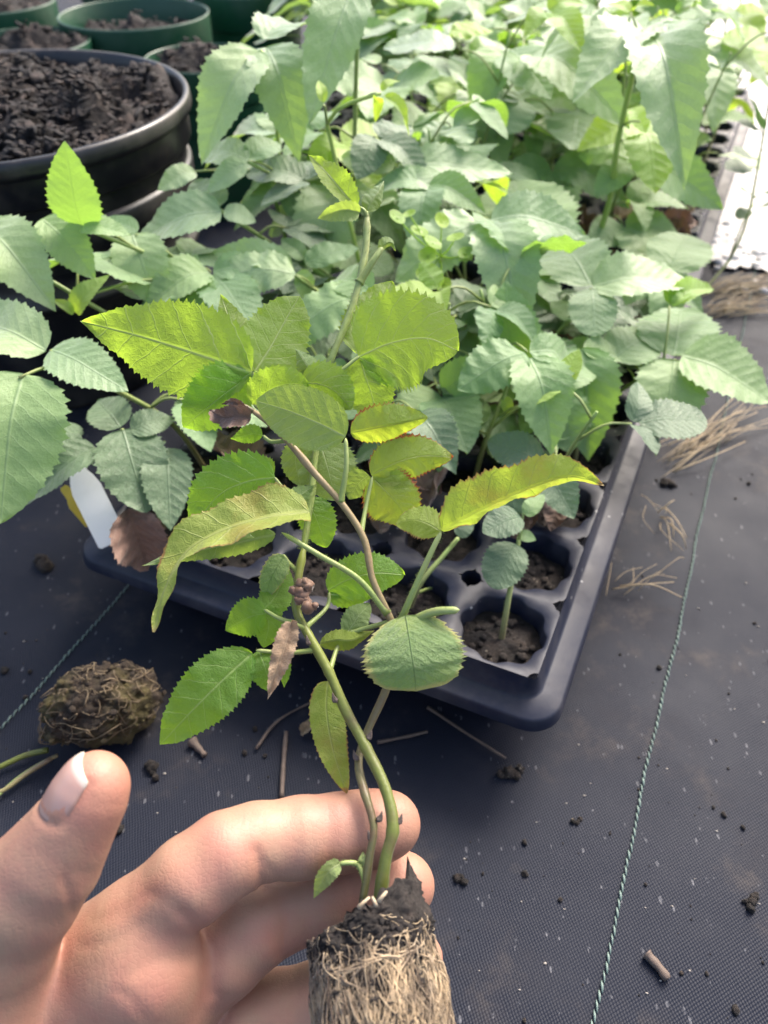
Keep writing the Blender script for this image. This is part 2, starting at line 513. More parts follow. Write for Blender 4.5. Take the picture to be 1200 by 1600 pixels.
# ---------------------------------------------------------------- leaflets
def leaf_shape(mb, path, hint, width, prof=(.55, .85), teeth=15, ser=.13, fold=.12, pleat=.010, nv=9, cols=7, wav=.02, seed=0, twist=0.0, cup=0.0):
    Rr = teeth * 6
    C = spline(path, Rr + 1)
    L = np.linalg.norm(np.diff(C, axis=0), axis=1).sum()
    T = np.gradient(C, axis=0)
    T /= np.linalg.norm(T, axis=1)[:, None] + 1e-12
    h = np.asarray(hint, float)
    t = np.linspace(0, 1, Rr + 1)
    N = h - T * (T @ h)[:, None] if h.ndim == 1 else h - T * (T * h).sum(1)[:, None]
    # keep frames continuous along a bent midrib
    N[0] = nrm(N[0])
    for i in range(1, len(N)):
        pn = N[i - 1] - T[i] * np.dot(N[i - 1], T[i])
        N[i] = nrm(pn)
    B = np.cross(N, T)
    if twist:
        an = twist * t
        N, B = N * np.cos(an)[:, None] + B * np.sin(an)[:, None], B * np.cos(an)[:, None] - N * np.sin(an)[:, None]
    a, b = prof
    pk = a / (a + b)
    w = (t ** a * (1 - t) ** b) / (pk ** a * (1 - pk) ** b)
    ph = (t * teeth) % 1.0
    tri = np.where(ph < .72, ph / .72, (1 - ph) / .28)
    ph2 = (t * teeth * 2 + .3) % 1.0
    tri2 = np.where(ph2 < .72, ph2 / .72, (1 - ph2) / .28)
    saw = (tri - .5) + .5 * (tri2 - .5)
    rs = np.random.default_rng(seed + 1000)
    p1, p2, p3 = rs.uniform(0, 6.28, 3)
    s = np.linspace(-1, 1, 2 * cols + 1)
    sg = np.abs(s)
    asym = 1 + .05 * np.sign(s) * rs.uniform(-1, 1)
    V, UV, AT = [], [], []
    hw = width / 2 * w
    for k in range(len(s)):
        y = s[k] * hw * asym[k] * (1 + ser * saw * sg[k] ** 5 * (.4 + .6 * np.minimum(1, (1 - t) * 4)))
        ay = np.abs(y)
        q = (t - .85 * ay / L) * nv
        z = pleat * L * np.cos(2 * math.pi * q) * np.sin(math.pi * np.minimum(1, sg[k] * 1.15)) ** .6 * (1 - t * .5) if 0 < sg[k] < 1 else np.zeros_like(t)
        z = z + fold * ay + cup * ay * ay / max(width, 1e-6)
        z = z + wav * L * sg[k] ** 2 * np.sin(2 * math.pi * 2.2 * t + (p1 if s[k] > 0 else p2)) + wav * .5 * L * sg[k] * np.sin(2 * math.pi * 5.1 * t + p3 + (2 if s[k] > 0 else 0))
        V.append(C + y[:, None] * B + z[:, None] * N)
        UV.append(np.stack([y / L + .5, t], 1))
        AT.append(np.maximum(np.full_like(t, sg[k]), t ** 3))
    V = np.array(V).transpose(1, 0, 2).reshape(-1, 3)
    UV = np.array(UV).transpose(1, 0, 2).reshape(-1, 2)
    AT = np.array(AT).T.reshape(-1)
    m = len(s)
    Fc = [(i * m + j, i * m + j + 1, (i + 1) * m + j + 1, (i + 1) * m + j) for i in range(Rr) for j in range(m - 1)]
    mb.add(V, Fc, UV, AT)
    return C, L


LEAF_VAR = []
LEAF_W = [.62, .66, .58, .72, .64, .56, .82, .66, .54]
for k in range(9):
    mb = MB()
    dr = [.02, .10, .18, .06, .14, .25, .04, .12, .30][k]
    path = [(0, 0, 0), (.33, 0, .05 + dr * .15), (.7, 0, .02 - dr * .35), (1, 0, -dr)]
    leaf_shape(mb, path, (0, 0, 1), LEAF_W[k], prof=[(.5, .95), (.48, .85), (.52, 1.1), (.45, .70), (.5, .95), (.55, 1.1), (.46, .55), (.5, .85), (.52, 1.15)][k],
               teeth=[14, 13, 15, 12, 14, 15, 12, 14, 15][k], ser=.115, fold=[.10, .2, .28, .08, .16, .35, .04, -.1, .22][k], pleat=.0026, nv=9, wav=[.008, .012, .008, .014, .011, .008, .011, .028, .009][k], seed=k, cols=7, twist=[0, .25, -.2, .15, -.3, .2, 0, .35, -.25][k])
    o = mb.build('leaflet', M['tray_leaf'])
    LEAF_VAR.append(o.data)
    bpy.data.objects.remove(o)
LEAF_BY_MAT = {}


def leaf_data(k, mat):
    if (k, mat) not in LEAF_BY_MAT:
        d = LEAF_VAR[k].copy()
        d.materials.clear()
        d.materials.append(M[mat])
        d.name = 'leaflet'
        LEAF_BY_MAT[(k, mat)] = d
    return LEAF_BY_MAT[(k, mat)]


def put_leaflet(parent, base, direction, normal, length, k, mat, wscale=1.0):
    """a copy of one leaflet mesh, its stalk end at base (all in the thing's own space)"""
    x = nrm(direction)
    z = nrm(np.asarray(normal) - x * np.dot(normal, x))
    y = np.cross(z, x)
    o = bpy.data.objects.new('leaflet', leaf_data(k, mat))
    COL.objects.link(o)
    o.parent = parent
    m = Matrix(((x[0], y[0], z[0], base[0]), (x[1], y[1], z[1], base[1]), (x[2], y[2], z[2], base[2]), (0, 0, 0, 1)))
    o.matrix_local = m @ Matrix.Diagonal((length, length * wscale, length, 1))
    return o


# ================================================================ THE SETTING
mb = MB()
NX = 40
gx = np.linspace(-1, 1, NX)
gx = np.sign(gx) * np.abs(gx) ** 2.5 * 30
gv, gf = [], []
for j in range(NX):
    for i in range(NX):
        gv.append((gx[i], gx[j] + 1, 0))
for j in range(NX - 1):
    for i in range(NX - 1):
        a = j * NX + i
        gf.append((a, a + 1, a + NX + 1, a + NX))
mb.add(gv, gf)
tag(mb.build('ground', M['ground']), 'dark blue woven ground cloth under everything', None, None, 'structure')

VDIR = nrm(np.array([.4053, .9142, 0]))
UDIR = np.array([-VDIR[1], VDIR[0], 0])

# overexposed sunlit ground beyond the trays, its brightness put into a pale colour
mb = MB()
pp = []
e0, e1 = np.array([.30, .86, 0]), np.array([.95, .70, 0])
edge_pts = [np.array(q + (0,)) for q in [(.02, 1.45), (.16, 1.15), (.27, .96), (.33, .84), (.367, .785), (.48, .74), (.8, .68), (1.6, .5)]]
ep = spline(edge_pts, 320)
for i, q in enumerate(ep):
    jit = .022 * mnoise.noise(Vector((i * .09, 0, 0))) + .016 * mnoise.noise(Vector((i * .31, 4, 0))) + .010 * mnoise.noise(Vector((i * .9, 2, 7)))
    q2 = q + np.array([0, jit, .004])
    pp.append(q2)
    pp.append(q2 + VDIR * 1.0)
    pp.append(q2 + VDIR * 9)
mb.add(pp, [(3 * i + a, 3 * i + a + 3, 3 * i + a + 4, 3 * i + a + 1) for i in range(319) for a in (0, 1)])
tag(mb.build('path', M['sunlit_ground']), 'pale strip standing for overexposed sunlit ground behind the seedling trays', None, None, 'structure')


mb = MB()
rg = random.Random(31)
for _ in range(420):  # pale grains added to break up the edge of the painted sunlit patch
    q = ep[rg.randrange(90, 250)]
    p = q + VDIR * rg.gauss(.03, .05) + UDIR * rg.uniform(-.02, .02)
    sz = rg.uniform(.0015, .006)
    mb.blob((p[0], p[1], .003 + sz * .3), sz, seed=rg.random() * 99, sub=1, rough=.5, squash=(1.2, 1, .6))
tag(mb.build('sunlit_ground', M['sunlit_ground']), 'pale loose grains added at the edge of the painted sunlit strip', None, None, 'stuff')


def stitch_line(p0, p1, label):
    mb = MB()
    d = p1 - p0
    L = np.linalg.norm(d)
    d = d / L
    nn = np.array([-d[1], d[0], 0])
    s = 0.0
    while s < L:
        c = p0 + d * s + nn * .0006 * math.sin(s * 31)
        wv = .00035 * math.sin(s * 97) + random.gauss(0, .00012)
        a = c - d * .0024 - nn * (.0007 + wv) + np.array([0, 0, .0003])
        b = c + d * .0024 + nn * (.0007 - wv) + np.array([0, 0, .0003])
        th = random.uniform(.75, 1.15)
        mb.tube([a, (a * .65 + b * .35) + np.array([0, 0, .0007]), (a * .35 + b * .65) + np.array([0, 0, .0007]), b], [.00025 * th, .00052 * th, .00055 * th, .00018 * th], .0003, sides=6, n=7)
        s += .0041
    o = mb.build('ground_marking', M['yarn'])
    tag(o, label, None, None, 'structure')


gl0, gl1 = G(925, 1600), G(1120, 700)
dd = nrm(gl1 - gl0)
stitch_line(gl0 - dd * .12, gl0 + dd * 1.1, 'pale green stitched guide line woven into the cloth right of the tray')
gl0, gl1 = G(0, 1140), G(190, 930)
stitch_line(gl0 - VDIR * .12, gl0 + VDIR * 1.3, 'pale green stitched guide line woven into the cloth left of the tray')

# ================================================================ TRAYS
ZL, ZD = .050, .064
O = G(865, 1143, ZL)
TW, TL = .287, .544
U0, UP, V0, VP_ = .0385, .0525, .0385, .0519
NU, NV = 5, 10
TROT = math.atan2(UDIR[1], UDIR[0])


def cell(i, j, z=ZD):
    p = O + UDIR * (U0 + UP * i) + VDIR * (V0 + VP_ * j)
    return np.array([p[0], p[1], z])


def rounded_rect(x0, y0, x1, y1, r, z, seg=8):
    out = []
    for cx, cy, a0 in ((x1 - r, y1 - r, 0), (x0 + r, y1 - r, 90), (x0 + r, y0 + r, 180), (x1 - r, y0 + r, 270)):
        for k in range(seg + 1):
            a = math.radians(a0 + 90 * k / seg)
            out.append((cx + r * math.cos(a), cy + r * math.sin(a), z))
    return out


def make_tray():
    """local x = along VDIR, local y = along UDIR (x forward along the tray, y to the left)"""
    root = empty('seedling_tray', (O[0], O[1], 0), math.atan2(VDIR[1], VDIR[0]))
    mb = MB()
    zl, zd = ZL, ZD
    IN = .0145
    rings = [rounded_rect(-.001, -.001, TL + .001, TW + .001, .017, zl - .007),
             rounded_rect(.000, .000, TL, TW, .017, zl - .001),
             rounded_rect(.0012, .0012, TL - .0012, TW - .0012, .016, zl + .0004),
             rounded_rect(.0105, .0105, TL - .0105, TW - .0105, .011, zl),
             rounded_rect(.0118, .0118, TL - .0118, TW - .0118, .010, zl + .001),
             rounded_rect(.0138, .0138, TL - .0138, TW - .0138, .006, zd - .0015),
             rounded_rect(IN, IN, TL - IN, TW - IN, .002, zd)]
    k = len(rings[0])
    V = np.array(sum(rings, []))
    Fc = [(a * k + b, a * k + (b + 1) % k, (a + 1) * k + (b + 1) % k, (a + 1) * k + b) for a in range(len(rings) - 1) for b in range(k)]
    mb.add(V, Fc)
    NA = 96
    RV = .0056
    for i in range(NU):
        for j in range(NV):
            cx, cy = V0 + VP_ * j, U0 + UP * i
            dxp = VP_ / 2 if j < NV - 1 else TL - IN - cx
            dxn = VP_ / 2 if j > 0 else cx - IN
            dyp = UP / 2 if i < NU - 1 else TW - IN - cy
            dyn = UP / 2 if i > 0 else cy - IN
            outer, hole, hole2, low, bot = [], [], [], [], []
            for q in range(NA):
                a = 2 * math.pi * (q + .5) / NA
                ca, sa = math.cos(a), math.sin(a)
                r = min((dxp if ca > 0 else dxn) / max(abs(ca), 1e-6), (dyp if sa > 0 else dyn) / max(abs(sa), 1e-6))
                # corner vent hole
                kx = (VP_ / 2 if not (j == NV - 1 and ca > 0) and not (j == 0 and ca < 0) else (dxp if ca > 0 else dxn)) * (1 if ca > 0 else -1)
                ky = (UP / 2 if not (i == NU - 1 and sa > 0) and not (i == 0 and sa < 0) else (dyp if sa > 0 else dyn)) * (1 if sa > 0 else -1)
                border = (i == 0 and sa < 0) or (i == NU - 1 and sa > 0) or (j == 0 and ca < 0) or (j == NV - 1 and ca > 0)
                bb = ca * kx + sa * ky
                cc = kx * kx + ky * ky - RV * RV * (.55 if border else 1)
                disc = bb * bb - cc
                if disc > 0:
                    r = min(r, bb - math.sqrt(disc))
                outer.append((cx + r * ca, cy + r * sa, zd))
                rh = .0222 + .0012 * math.cos(8 * a)
                rh = min(rh, r - .0016)
                hole.append((cx + rh * ca, cy + rh * sa, zd))
                hole2.append((cx + (rh - .0008) * ca, cy + (rh - .0008) * sa, zd - .0011))
                low.append((cx + (rh * .94) * ca, cy + (rh * .94) * sa, zd - .020))
                bot.append((cx + .013 * ca, cy + .013 * sa, .004))
            V = np.array(outer + hole + hole2 + low + bot)
            Fc = [(a * NA + b, a * NA + (b + 1) % NA, (a + 1) * NA + (b + 1) % NA, (a + 1) * NA + b) for a in range(4) for b in range(NA)]
            Fc.append(tuple(range(4 * NA, 5 * NA)))
            mb.add(V, Fc)
    for i in range(NU - 1):
        for j in range(NV - 1):
            cx, cy = V0 + VP_ * (j + .5), U0 + UP * (i + .5)
            an = np.linspace(0, 2 * math.pi, 24, endpoint=False)
            r1 = np.stack([cx + RV * np.cos(an), cy + RV * np.sin(an), np.full(24, zd - .0002)], 1)
            r2 = np.stack([cx + RV * .9 * np.cos(an), cy + RV * .9 * np.sin(an), np.full(24, zd - .014)], 1)
            mb.add(np.vstack([r1, r2]), [(a, (a + 1) % 24, 24 + (a + 1) % 24, 24 + a) for a in range(24)])
    mb.build('tray_body', M['tray'], root)
    # compost in the cells
    an = np.linspace(0, 2 * math.pi, 28, endpoint=False)
    protos = []
    for k in range(4):
        mb = MB()
        V = [(0, 0, .002)]
        for r in (.004, .008, .012, .016, .0212):
            for a in an:
                z = .0035 * mnoise.noise(Vector((r * 140 * math.cos(a) + k * 9, r * 140 * math.sin(a), k))) + .0022 * mnoise.noise(Vector((r * 420 * math.cos(a) + k * 9, r * 420 * math.sin(a), k)))
                V.append((r * math.cos(a), r * math.sin(a), z + .002 * (1 - r / .02)))
        Fc = [(0, 1 + a, 1 + (a + 1) % 28) for a in range(28)]
        for g in range(4):
            Fc += [(1 + g * 28 + a, 1 + (g + 1) * 28 + a, 1 + (g + 1) * 28 + (a + 1) % 28, 1 + g * 28 + (a + 1) % 28) for a in range(28)]
        mb.add(V, Fc)
        for _ in range(26):
            rr, aa = .017 * math.sqrt(random.random()), random.uniform(0, 6.28)
            mb.blob((rr * math.cos(aa), rr * math.sin(aa), .0015), random.uniform(.0008, .0028), seed=random.random() * 50, sub=1)
        o = mb.build('soil', M['soil'])
        protos.append(o.data)
        bpy.data.objects.remove(o)
    for i in range(NU):
        for j in range(NV):
            s = bpy.data.objects.new('soil', protos[(i * 3 + j * 7) % 4])
            COL.objects.link(s)
            s.parent = root
            s.location = (V0 + VP_ * j, U0 + UP * i, ZD - .011 - .003 * random.random())
            s.rotation_euler = (0, 0, random.uniform(0, 6.28))
    return root


tray = make_tray()
tag(tray, 'front navy plastic plug tray with scalloped cells, one corner pointing at the camera', 'seedling tray', 'plug trays full of seedlings')
tray2 = tray.copy(); COL.objects.link(tray2)
for ch in list(tray.children):
    c_ = ch.copy(); COL.objects.link(c_); c_.parent = tray2
sh = VDIR * (TL + .008)
tray2.location = tray.location + Vector(sh)
tray3 = tray.copy(); COL.objects.link(tray3)
for ch in list(tray.children):
    c_ = ch.copy(); COL.objects.link(c_); c_.parent = tray3
sh3 = UDIR * (TW + .012) + VDIR * .70
tray3.location = tray.location + Vector(sh3)
tag(tray3, 'third plug tray at the back centre, hidden under leaves between pots and rear tray', 'seedling tray', 'plug trays full of seedlings')
tag(tray2, 'rear plug tray behind the front one, mostly buried under seedlings beside the sunlit ground', 'seedling tray', 'plug trays full of seedlings')

# ================================================================ POTS
def make_pot(kind, c, r, h, label, seed, soil_drop, lean=(0, 0)):
    root = empty('plant_pot', (c[0], c[1], 0))
    mb = MB()
    if kind == 'black':
        prof = [(.80, 0), (.80, .003), (.93, h * .45), (.935, h * .47), (.965, h * .475), (.968, h * .50), (.945, h * .505), (.950, h * .645), (.97, h * .65), (.985, h * .66), (.985, h * .755), (.975, h * .765), (.955, h * .768),
                (.957, h * .83), (.985, h * .835), (1.0, h * .845), (1.0, h * .93), (1.004, h * .942), (1.026, h * .946), (1.030, h * .96), (1.026, h * .99), (1.018, h * 1.0), (1.0, h), (.988, h * .985), (.97, h * .93), (.95, h * .6)]
        mat = M['black_pot']
    else:
        prof = [(.74, 0), (.74, .003), (.93, h * .74), (.935, h * .755), (.985, h * .765), (.992, h * .775), (1.0, h * .985), (.998, h * .998), (.985, h), (.975, h * .99), (.955, h * .75), (.94, h * .6)]
        mat = M['green_pot']
    NA = 72
    an = np.linspace(0, 2 * math.pi, NA, endpoint=False)
    wob = 1 + .010 * np.cos(2 * an + seed) + .004 * np.cos(3 * an + seed * 2)
    V = np.vstack([np.stack([r * a * wob * np.cos(an), r * a * wob * np.sin(an), np.full(NA, z)], 1) for a, z in prof])
    Fc = [(a * NA + b, a * NA + (b + 1) % NA, (a + 1) * NA + (b + 1) % NA, (a + 1) * NA + b) for a in range(len(prof) - 1) for b in range(NA)]
    Fc.append(tuple(range(NA - 1, -1, -1)))
    mb.add(V, Fc)
    o = mb.build('pot_body', mat, root)
    # soil
    mb = MB()
    NR = 34 if kind == 'black' else 16
    NB = 96 if kind == 'black' else 48
    an = np.linspace(0, 2 * math.pi, NB, endpoint=False)
    V = [(0, 0, h - soil_drop + r * .08)]
    for g in range(1, NR + 1):
        rr = r * .955 * g / NR
        for a in an:
            x, y = rr * math.cos(a), rr * math.sin(a)
            z = h - soil_drop + r * .10 * (1 - (rr / r) ** 2)
            z += .034 * mnoise.noise(Vector((x * 22 + seed * 5, y * 22, seed))) * (1 - .5 * rr / r)
            z += .011 * mnoise.noise(Vector((x * 60 + seed, y * 60, seed * 2))) + .006 * mnoise.noise(Vector((x * 150, y * 150 + seed, 3))) + .003 * mnoise.noise(Vector((x * 330, y * 330 + seed, 3)))
            V.append((x, y, z))
    Fc = [(0, 1 + a, 1 + (a + 1) % NB) for a in range(NB)]
    for g in range(NR - 1):
        Fc += [(1 + g * NB + a, 1 + (g + 1) * NB + a, 1 + (g + 1) * NB + (a + 1) % NB, 1 + g * NB + (a + 1) % NB) for a in range(NB)]
    mb.add(V, Fc)
    for _ in range(2000 if kind == 'black' else 120):
        rr, aa = r * .9 * math.sqrt(random.random()), random.uniform(0, 6.28)
        x, y = rr * math.cos(aa), rr * math.sin(aa)
        z = h - soil_drop + r * .10 * (1 - (rr / r) ** 2) + .034 * mnoise.noise(Vector((x * 22 + seed * 5, y * 22, seed))) * (1 - .5 * rr / r) + .005
        if random.random() < .5:
            mb.blob((x, y, z - .001), (.0008 + .0050 * random.random() ** 4), seed=random.random() * 90, sub=2, rough=.9, squash=(1, 1.3, .7))
        else:                                             # bark chips
            a = random.uniform(0, 6.28)
            ca, sa, ti = math.cos(a), math.sin(a), random.uniform(-.5, .5)
            Mx = np.array([[ca * math.cos(ti), -sa, ca * math.sin(ti)], [sa * math.cos(ti), ca, sa * math.sin(ti)], [-math.sin(ti), 0, math.cos(ti)]])
            mb.box((x, y, z + .002), random.uniform(.0012, .0060), random.uniform(.0006, .0018), random.uniform(.0004, .0010), Mx)
    mb.build('soil', M['pot_soil'], root)
    tag(root, label, 'plant pot', 'pots of compost at the back left' if kind == 'green' else None)
    return root


make_pot('black', (-.292, .640), .142, .205, 'large black ribbed pot heaped with dark compost, left of the seedlings', 2, .016)
GREEN = [  # pixel of the rim's left and right ends, and of the rim front, rim height
    ((90, 22), (327, 18), .172, 'wide green pot of compost with a sunlit rim, behind the black pot', .030),
    ((-60, 62), (136, 66), .165, 'small green pot of compost just behind the black pot at the left picture edge', .012),
    ((-120, 4), (84, 0), .172, 'green pot at the far top left, behind the small green one', .014),
    ((225, 98), (410, 80), .160, 'green pot of compost against the far rim of the black pot, half under leaves', .012),
    ((300, -18), (470, -22), .172, 'dark green pot behind the bramble leaves, to the right of the wide green one', .030),
    ((115, -52), (290, -55), .172, 'green pot peeping in behind the wide green one at the top edge', .012),
]
for k, (a, b, h, lab, drop) in enumerate(GREEN):
    pa, pb = G(*a, h), G(*b, h)
    make_pot('green', (pa + pb) / 2, np.linalg.norm(pb - pa) / 2, h, lab, k + 3, drop)

# ================================================================ SEEDLINGS IN THE TRAYS
UPV = np.array([0, 0, 1.0])
ORD = ['first', 'second', 'third', 'fourth', 'fifth', 'sixth', 'seventh', 'eighth', 'ninth', 'tenth']
SG = 'bramble seedlings growing in the plug trays'
occupied = set()


def rot_about(v, axis, ang):
    axis = nrm(axis)
    return v * math.cos(ang) + np.cross(axis, v) * math.sin(ang) + axis * np.dot(axis, v) * (1 - math.cos(ang))


def add_leaf(root, origin, att, hub, tdir, nrmv, size, mats, nleaf=3, rs=None):
    """petiole mesh as the leaf, leaflets under it"""
    rs = rs or random
    mb = MB()
    mid = (att + hub) / 2 + np.array([0, 0, .18 * np.linalg.norm(hub - att)])
    mb.tube(np.array([att, mid, hub]) - origin, .0009, .0006, sides=6, n=7)
    lf = mb.build('leaf', M['petiole'], root)
    side = np.cross(nrmv, tdir)
    mat = rs.choice(mats)
    put_leaflet(lf, hub - origin + tdir * .004, tdir, nrmv, size, rs.randrange(9), mat, rs.uniform(.92, 1.1))
    if nleaf >= 3:
        for sg in (-1, 1):
            an = rs.uniform(58, 88) * sg
            dv = rot_about(tdir, nrmv, math.radians(an))
            dv = dv + np.array([0, 0, -.1 + rs.uniform(-.15, .2)])
            nn = nrm(nrmv + side * -sg * rs.uniform(-.15, .3) + rs.uniform(-.1, .2) * UPV)
            put_leaflet(lf, hub - origin + nrm(dv) * .0015, dv, nn, size * rs.uniform(.68, .88), rs.randrange(9), mat, rs.uniform(.95, 1.15))
    return lf


def filler_plant(base, h, label, nl, size, mats, rs, stemr=.0015, out=0.0):
    root = empty('bramble_seedling', base)
    tag(root, label, 'seedling', SG)
    lean = np.array([rs.uniform(-.025, .025), rs.uniform(-.03, .02), 0]) + out * UDIR
    top = base + np.array([0, 0, h]) + lean
    pts = spline([base - np.array([0, 0, .004]), base + np.array([0, 0, h * .35]) + lean * .1 + np.array([rs.uniform(-.005, .005), 0, 0]), base + np.array([0, 0, h * .7]) + lean * .5, top], 16)
    mb = MB()
    mb.tube(pts - base, stemr, stemr * .6, sides=7)
    mb.build('stem', M['tray_stem'], root)
    a0 = rs.uniform(0, 6.28)
    for k in range(nl):
        f = .42 + .55 * (k + rs.uniform(-.2, .2)) / max(nl - 1, 1)
        f = min(max(f, .3), 1)
        att = pts[int(f * 15)]
        az = a0 + k * 2.4
        rad = np.array([math.cos(az), math.sin(az), 0])
        pl = size * rs.uniform(.55, 1.0) * (.75 if k == nl - 1 else 1)
        hub = att + rad * pl * .8 + UPV * pl * rs.uniform(.25, .7)
        td = nrm(rad + UPV * rs.uniform(-.55, .15))
        nv = nrm(UPV + rad * rs.uniform(.1, .5) + np.array([rs.uniform(-.2, .2), rs.uniform(-.35, .1), 0]))
        sz = size * rs.uniform(.8, 1.15) * (.62 if k == nl - 1 else (.9 if k == 0 else 1.0))
        mm = ['tray_leaf_young', 'tray_leaf'] if k == nl - 1 and rs.random() < .6 else mats
        add_leaf(root, base, att, hub, td, nv, sz, mm, 3 if rs.random() < .85 else 1, rs)
    return root


# seedlings whose leaves can be told apart in the photograph. Leaflets: (base px, tip px, height of base and tip against the hub, width ratio, material, mesh)
FX = random.Random(77)


def feature(label, hub_px, Y, leaves, root_cell=None, extra=2, stem_px=None, stem_mat_='tray_stem', stemr=.0017, hub_z=None):
    hub = WY(*hub_px, Y) if hub_z is None else G(*hub_px, hub_z)
    rel = hub - O
    i0, j0 = (np.dot(rel, UDIR) - U0) / UP, (np.dot(rel, VDIR) - V0) / VP_
    if root_cell is None:
        best = None
        for i in range(NU):
            for j in range(2 * NV):
                if (i, j) in occupied: continue
                d = (i - i0) ** 2 + (j - j0 + .4) ** 2
                if best is None or d < best[0]: best = (d, i, j)
        root_cell = best[1:]
    occupied.add(tuple(root_cell))
    i, j = root_cell
    base = cell(i, j, ZD - .012) + (VDIR * .008 + VDIR * 0 if j >= NV else 0)
    root = empty('bramble_seedling', base)
    tag(root, label, 'seedling', SG)
    if stem_px:
        sp_ = [base, *[WY(x, y, yy) for x, y, yy in stem_px], hub]
    else:
        hd_ = min(.13, np.linalg.norm(hub - base))
        sp_ = [base - UPV * .003, base * .75 + hub * .25 + UPV * .15 * hd_, base * .3 + hub * .7 + UPV * .06 * hd_, hub - UPV * .0005]
    pts = spline(sp_, 24)
    mb = MB()
    p_, r_ = mb.tube(pts - base, stemr, stemr * .7, sides=8)
    if Y < .75:
        mb.hairs(p_, r_, 160, .0014, .00006)
    mb.build('stem', M[stem_mat_], root)
    for lf in leaves:
        lh = lf.get('hub')
        hz = hub[2] + lf.get('dz', 0)
        lhub = G(*lh, hz) if lh else hub
        f = lf.get('att', .85)
        att = pts[int(f * 23)]
        mb = MB()
        if np.linalg.norm(att - lhub) < .003: att = lhub - UPV * .004
        p_, r_ = mb.tube(np.array([att, (att + lhub) / 2 + UPV * .1 * np.linalg.norm(lhub - att), lhub]) - base, .001, .0007, sides=6, n=8)
        lo = mb.build('leaf', M['petiole'], root)
        for q in lf['lf']:
            bpx, tpx, dzb, dzt, wr, mat, k = q[:7]
            roll = q[7] if len(q) > 7 else 0
            b, t = G(*bpx, hz + dzb), G(*tpx, hz + dzt)
            d = t - b
            L = np.linalg.norm(d)
            hint = nrm(UPV * .75 + nrm(CAM - b) * .45)
            x = nrm(d)
            z = nrm(hint - x * np.dot(hint, x))
            if roll: z = rot_about(z, x, math.radians(roll))
            put_leaflet(lo, b - base, x, z, L, k, mat, wr / LEAF_W[k])
    L_ = hub[2] - base[2]
    for q in range(extra):
        f = FX.uniform(.42, .8)
        att = pts[int(f * 23)]
        az = FX.uniform(0, 6.28)
        rad = np.array([math.cos(az), math.sin(az) * .8, 0])
        if root_cell[0] == 0 and rad[0] > 0: rad[0] *= -1
        sz = FX.uniform(.040, .056)
        hb = att + rad * sz * FX.uniform(.3, .7) + UPV * FX.uniform(.0, .015)
        add_leaf(root, base, att, hb, nrm(rad + UPV * FX.uniform(-.5, .1)), nrm(UPV + rad * .3 + np.array([0, -.2, 0])), sz, ['tray_leaf', 'tray_leaf_dark', 'tray_leaf'], 3, FX)
    return root


T, TP, TD, TY = 'tray_leaf', 'tray_leaf_pale', 'tray_leaf_dark', 'tray_leaf_young'
feature('seedling with three broad blue-green leaflets hanging over the right rim of the front tray', (1056, 562), .43, [
    {'lf': [((1053, 563), (1036, 678), 0, -.022, .80, T, 3), ((1066, 556), (1212, 622), .004, -.006, .74, T, 1), ((1052, 556), (1066, 474), 0, .006, .85, T, 3)]},
    {'hub': (975, 515), 'dz': .0, 'att': .7, 'lf': [((960, 560), (1030, 515), 0, .0, .7, T, 0)]},
    {'hub': (1046, 478), 'dz': .022, 'att': .9, 'lf': [((1046, 476), (1124, 436), 0, .004, .34, TY, 2), ((1046, 474), (1042, 430), 0, .01, .4, TY, 2), ((1050, 478), (1085, 452), 0, .006, .4, TY, 5)]}])
feature('seedling near the front right with a pointed upright leaflet over two small ones', (800, 584), .40, [
    {'lf': [((798, 580), (790, 438), 0, .045, .72, T, 0), ((794, 584), (720, 586), 0, -.005, .62, T, 1), ((804, 584), (874, 574), 0, .0, .62, T, 3)]},
    {'hub': (874, 606), 'dz': -.008, 'att': .6, 'lf': [((874, 608), (892, 706), 0, -.03, .80, T, 3), ((872, 604), (934, 556), 0, .004, .6, T, 4)]},
    {'hub': (782, 628), 'dz': -.012, 'att': .6, 'lf': [((785, 622), (800, 648), 0, -.01, .7, TY, 4)]}])
feature('seedling near the right rim with a long dark drooping leaflet and crinkled lower leaves', (915, 545), .43, [
    {'lf': [((905, 545), (925, 716), 0, -.045, .60, T, 2), ((912, 548), (985, 560), 0, -.01, .6, T, 1)]},
    {'hub': (760, 655), 'dz': -.03, 'att': .5, 'lf': [((745, 655), (835, 668), 0, .0, .8, TP, 7), ((760, 690), (880, 715), -.006, -.01, .62, TP, 7), ((750, 665), (720, 620), 0, .0, .7, T, 1)]}])
feature('seedling with a pale crinkled three-part leaf above the right rim, largest leaflet pointing right', (924, 450), .47, [
    {'lf': [((926, 448), (1088, 432), 0, .004, .56, TP, 1), ((922, 446), (866, 362), 0, .01, .72, TP, 3), ((924, 452), (930, 524), 0, -.014, .85, TP, 6)]},
    {'hub': (895, 500), 'dz': -.02, 'att': .6, 'lf': [((900, 500), (860, 470), 0, 0, .6, T, 0)]}])
feature('seedling with one rounded leaf beside the right rim of the rear half', (1048, 420), .56, [
    {'lf': [((1046, 424), (1074, 362), 0, .010, .92, T, 6), ((1040, 428), (985, 440), 0, -.006, .7, T, 4)]}])
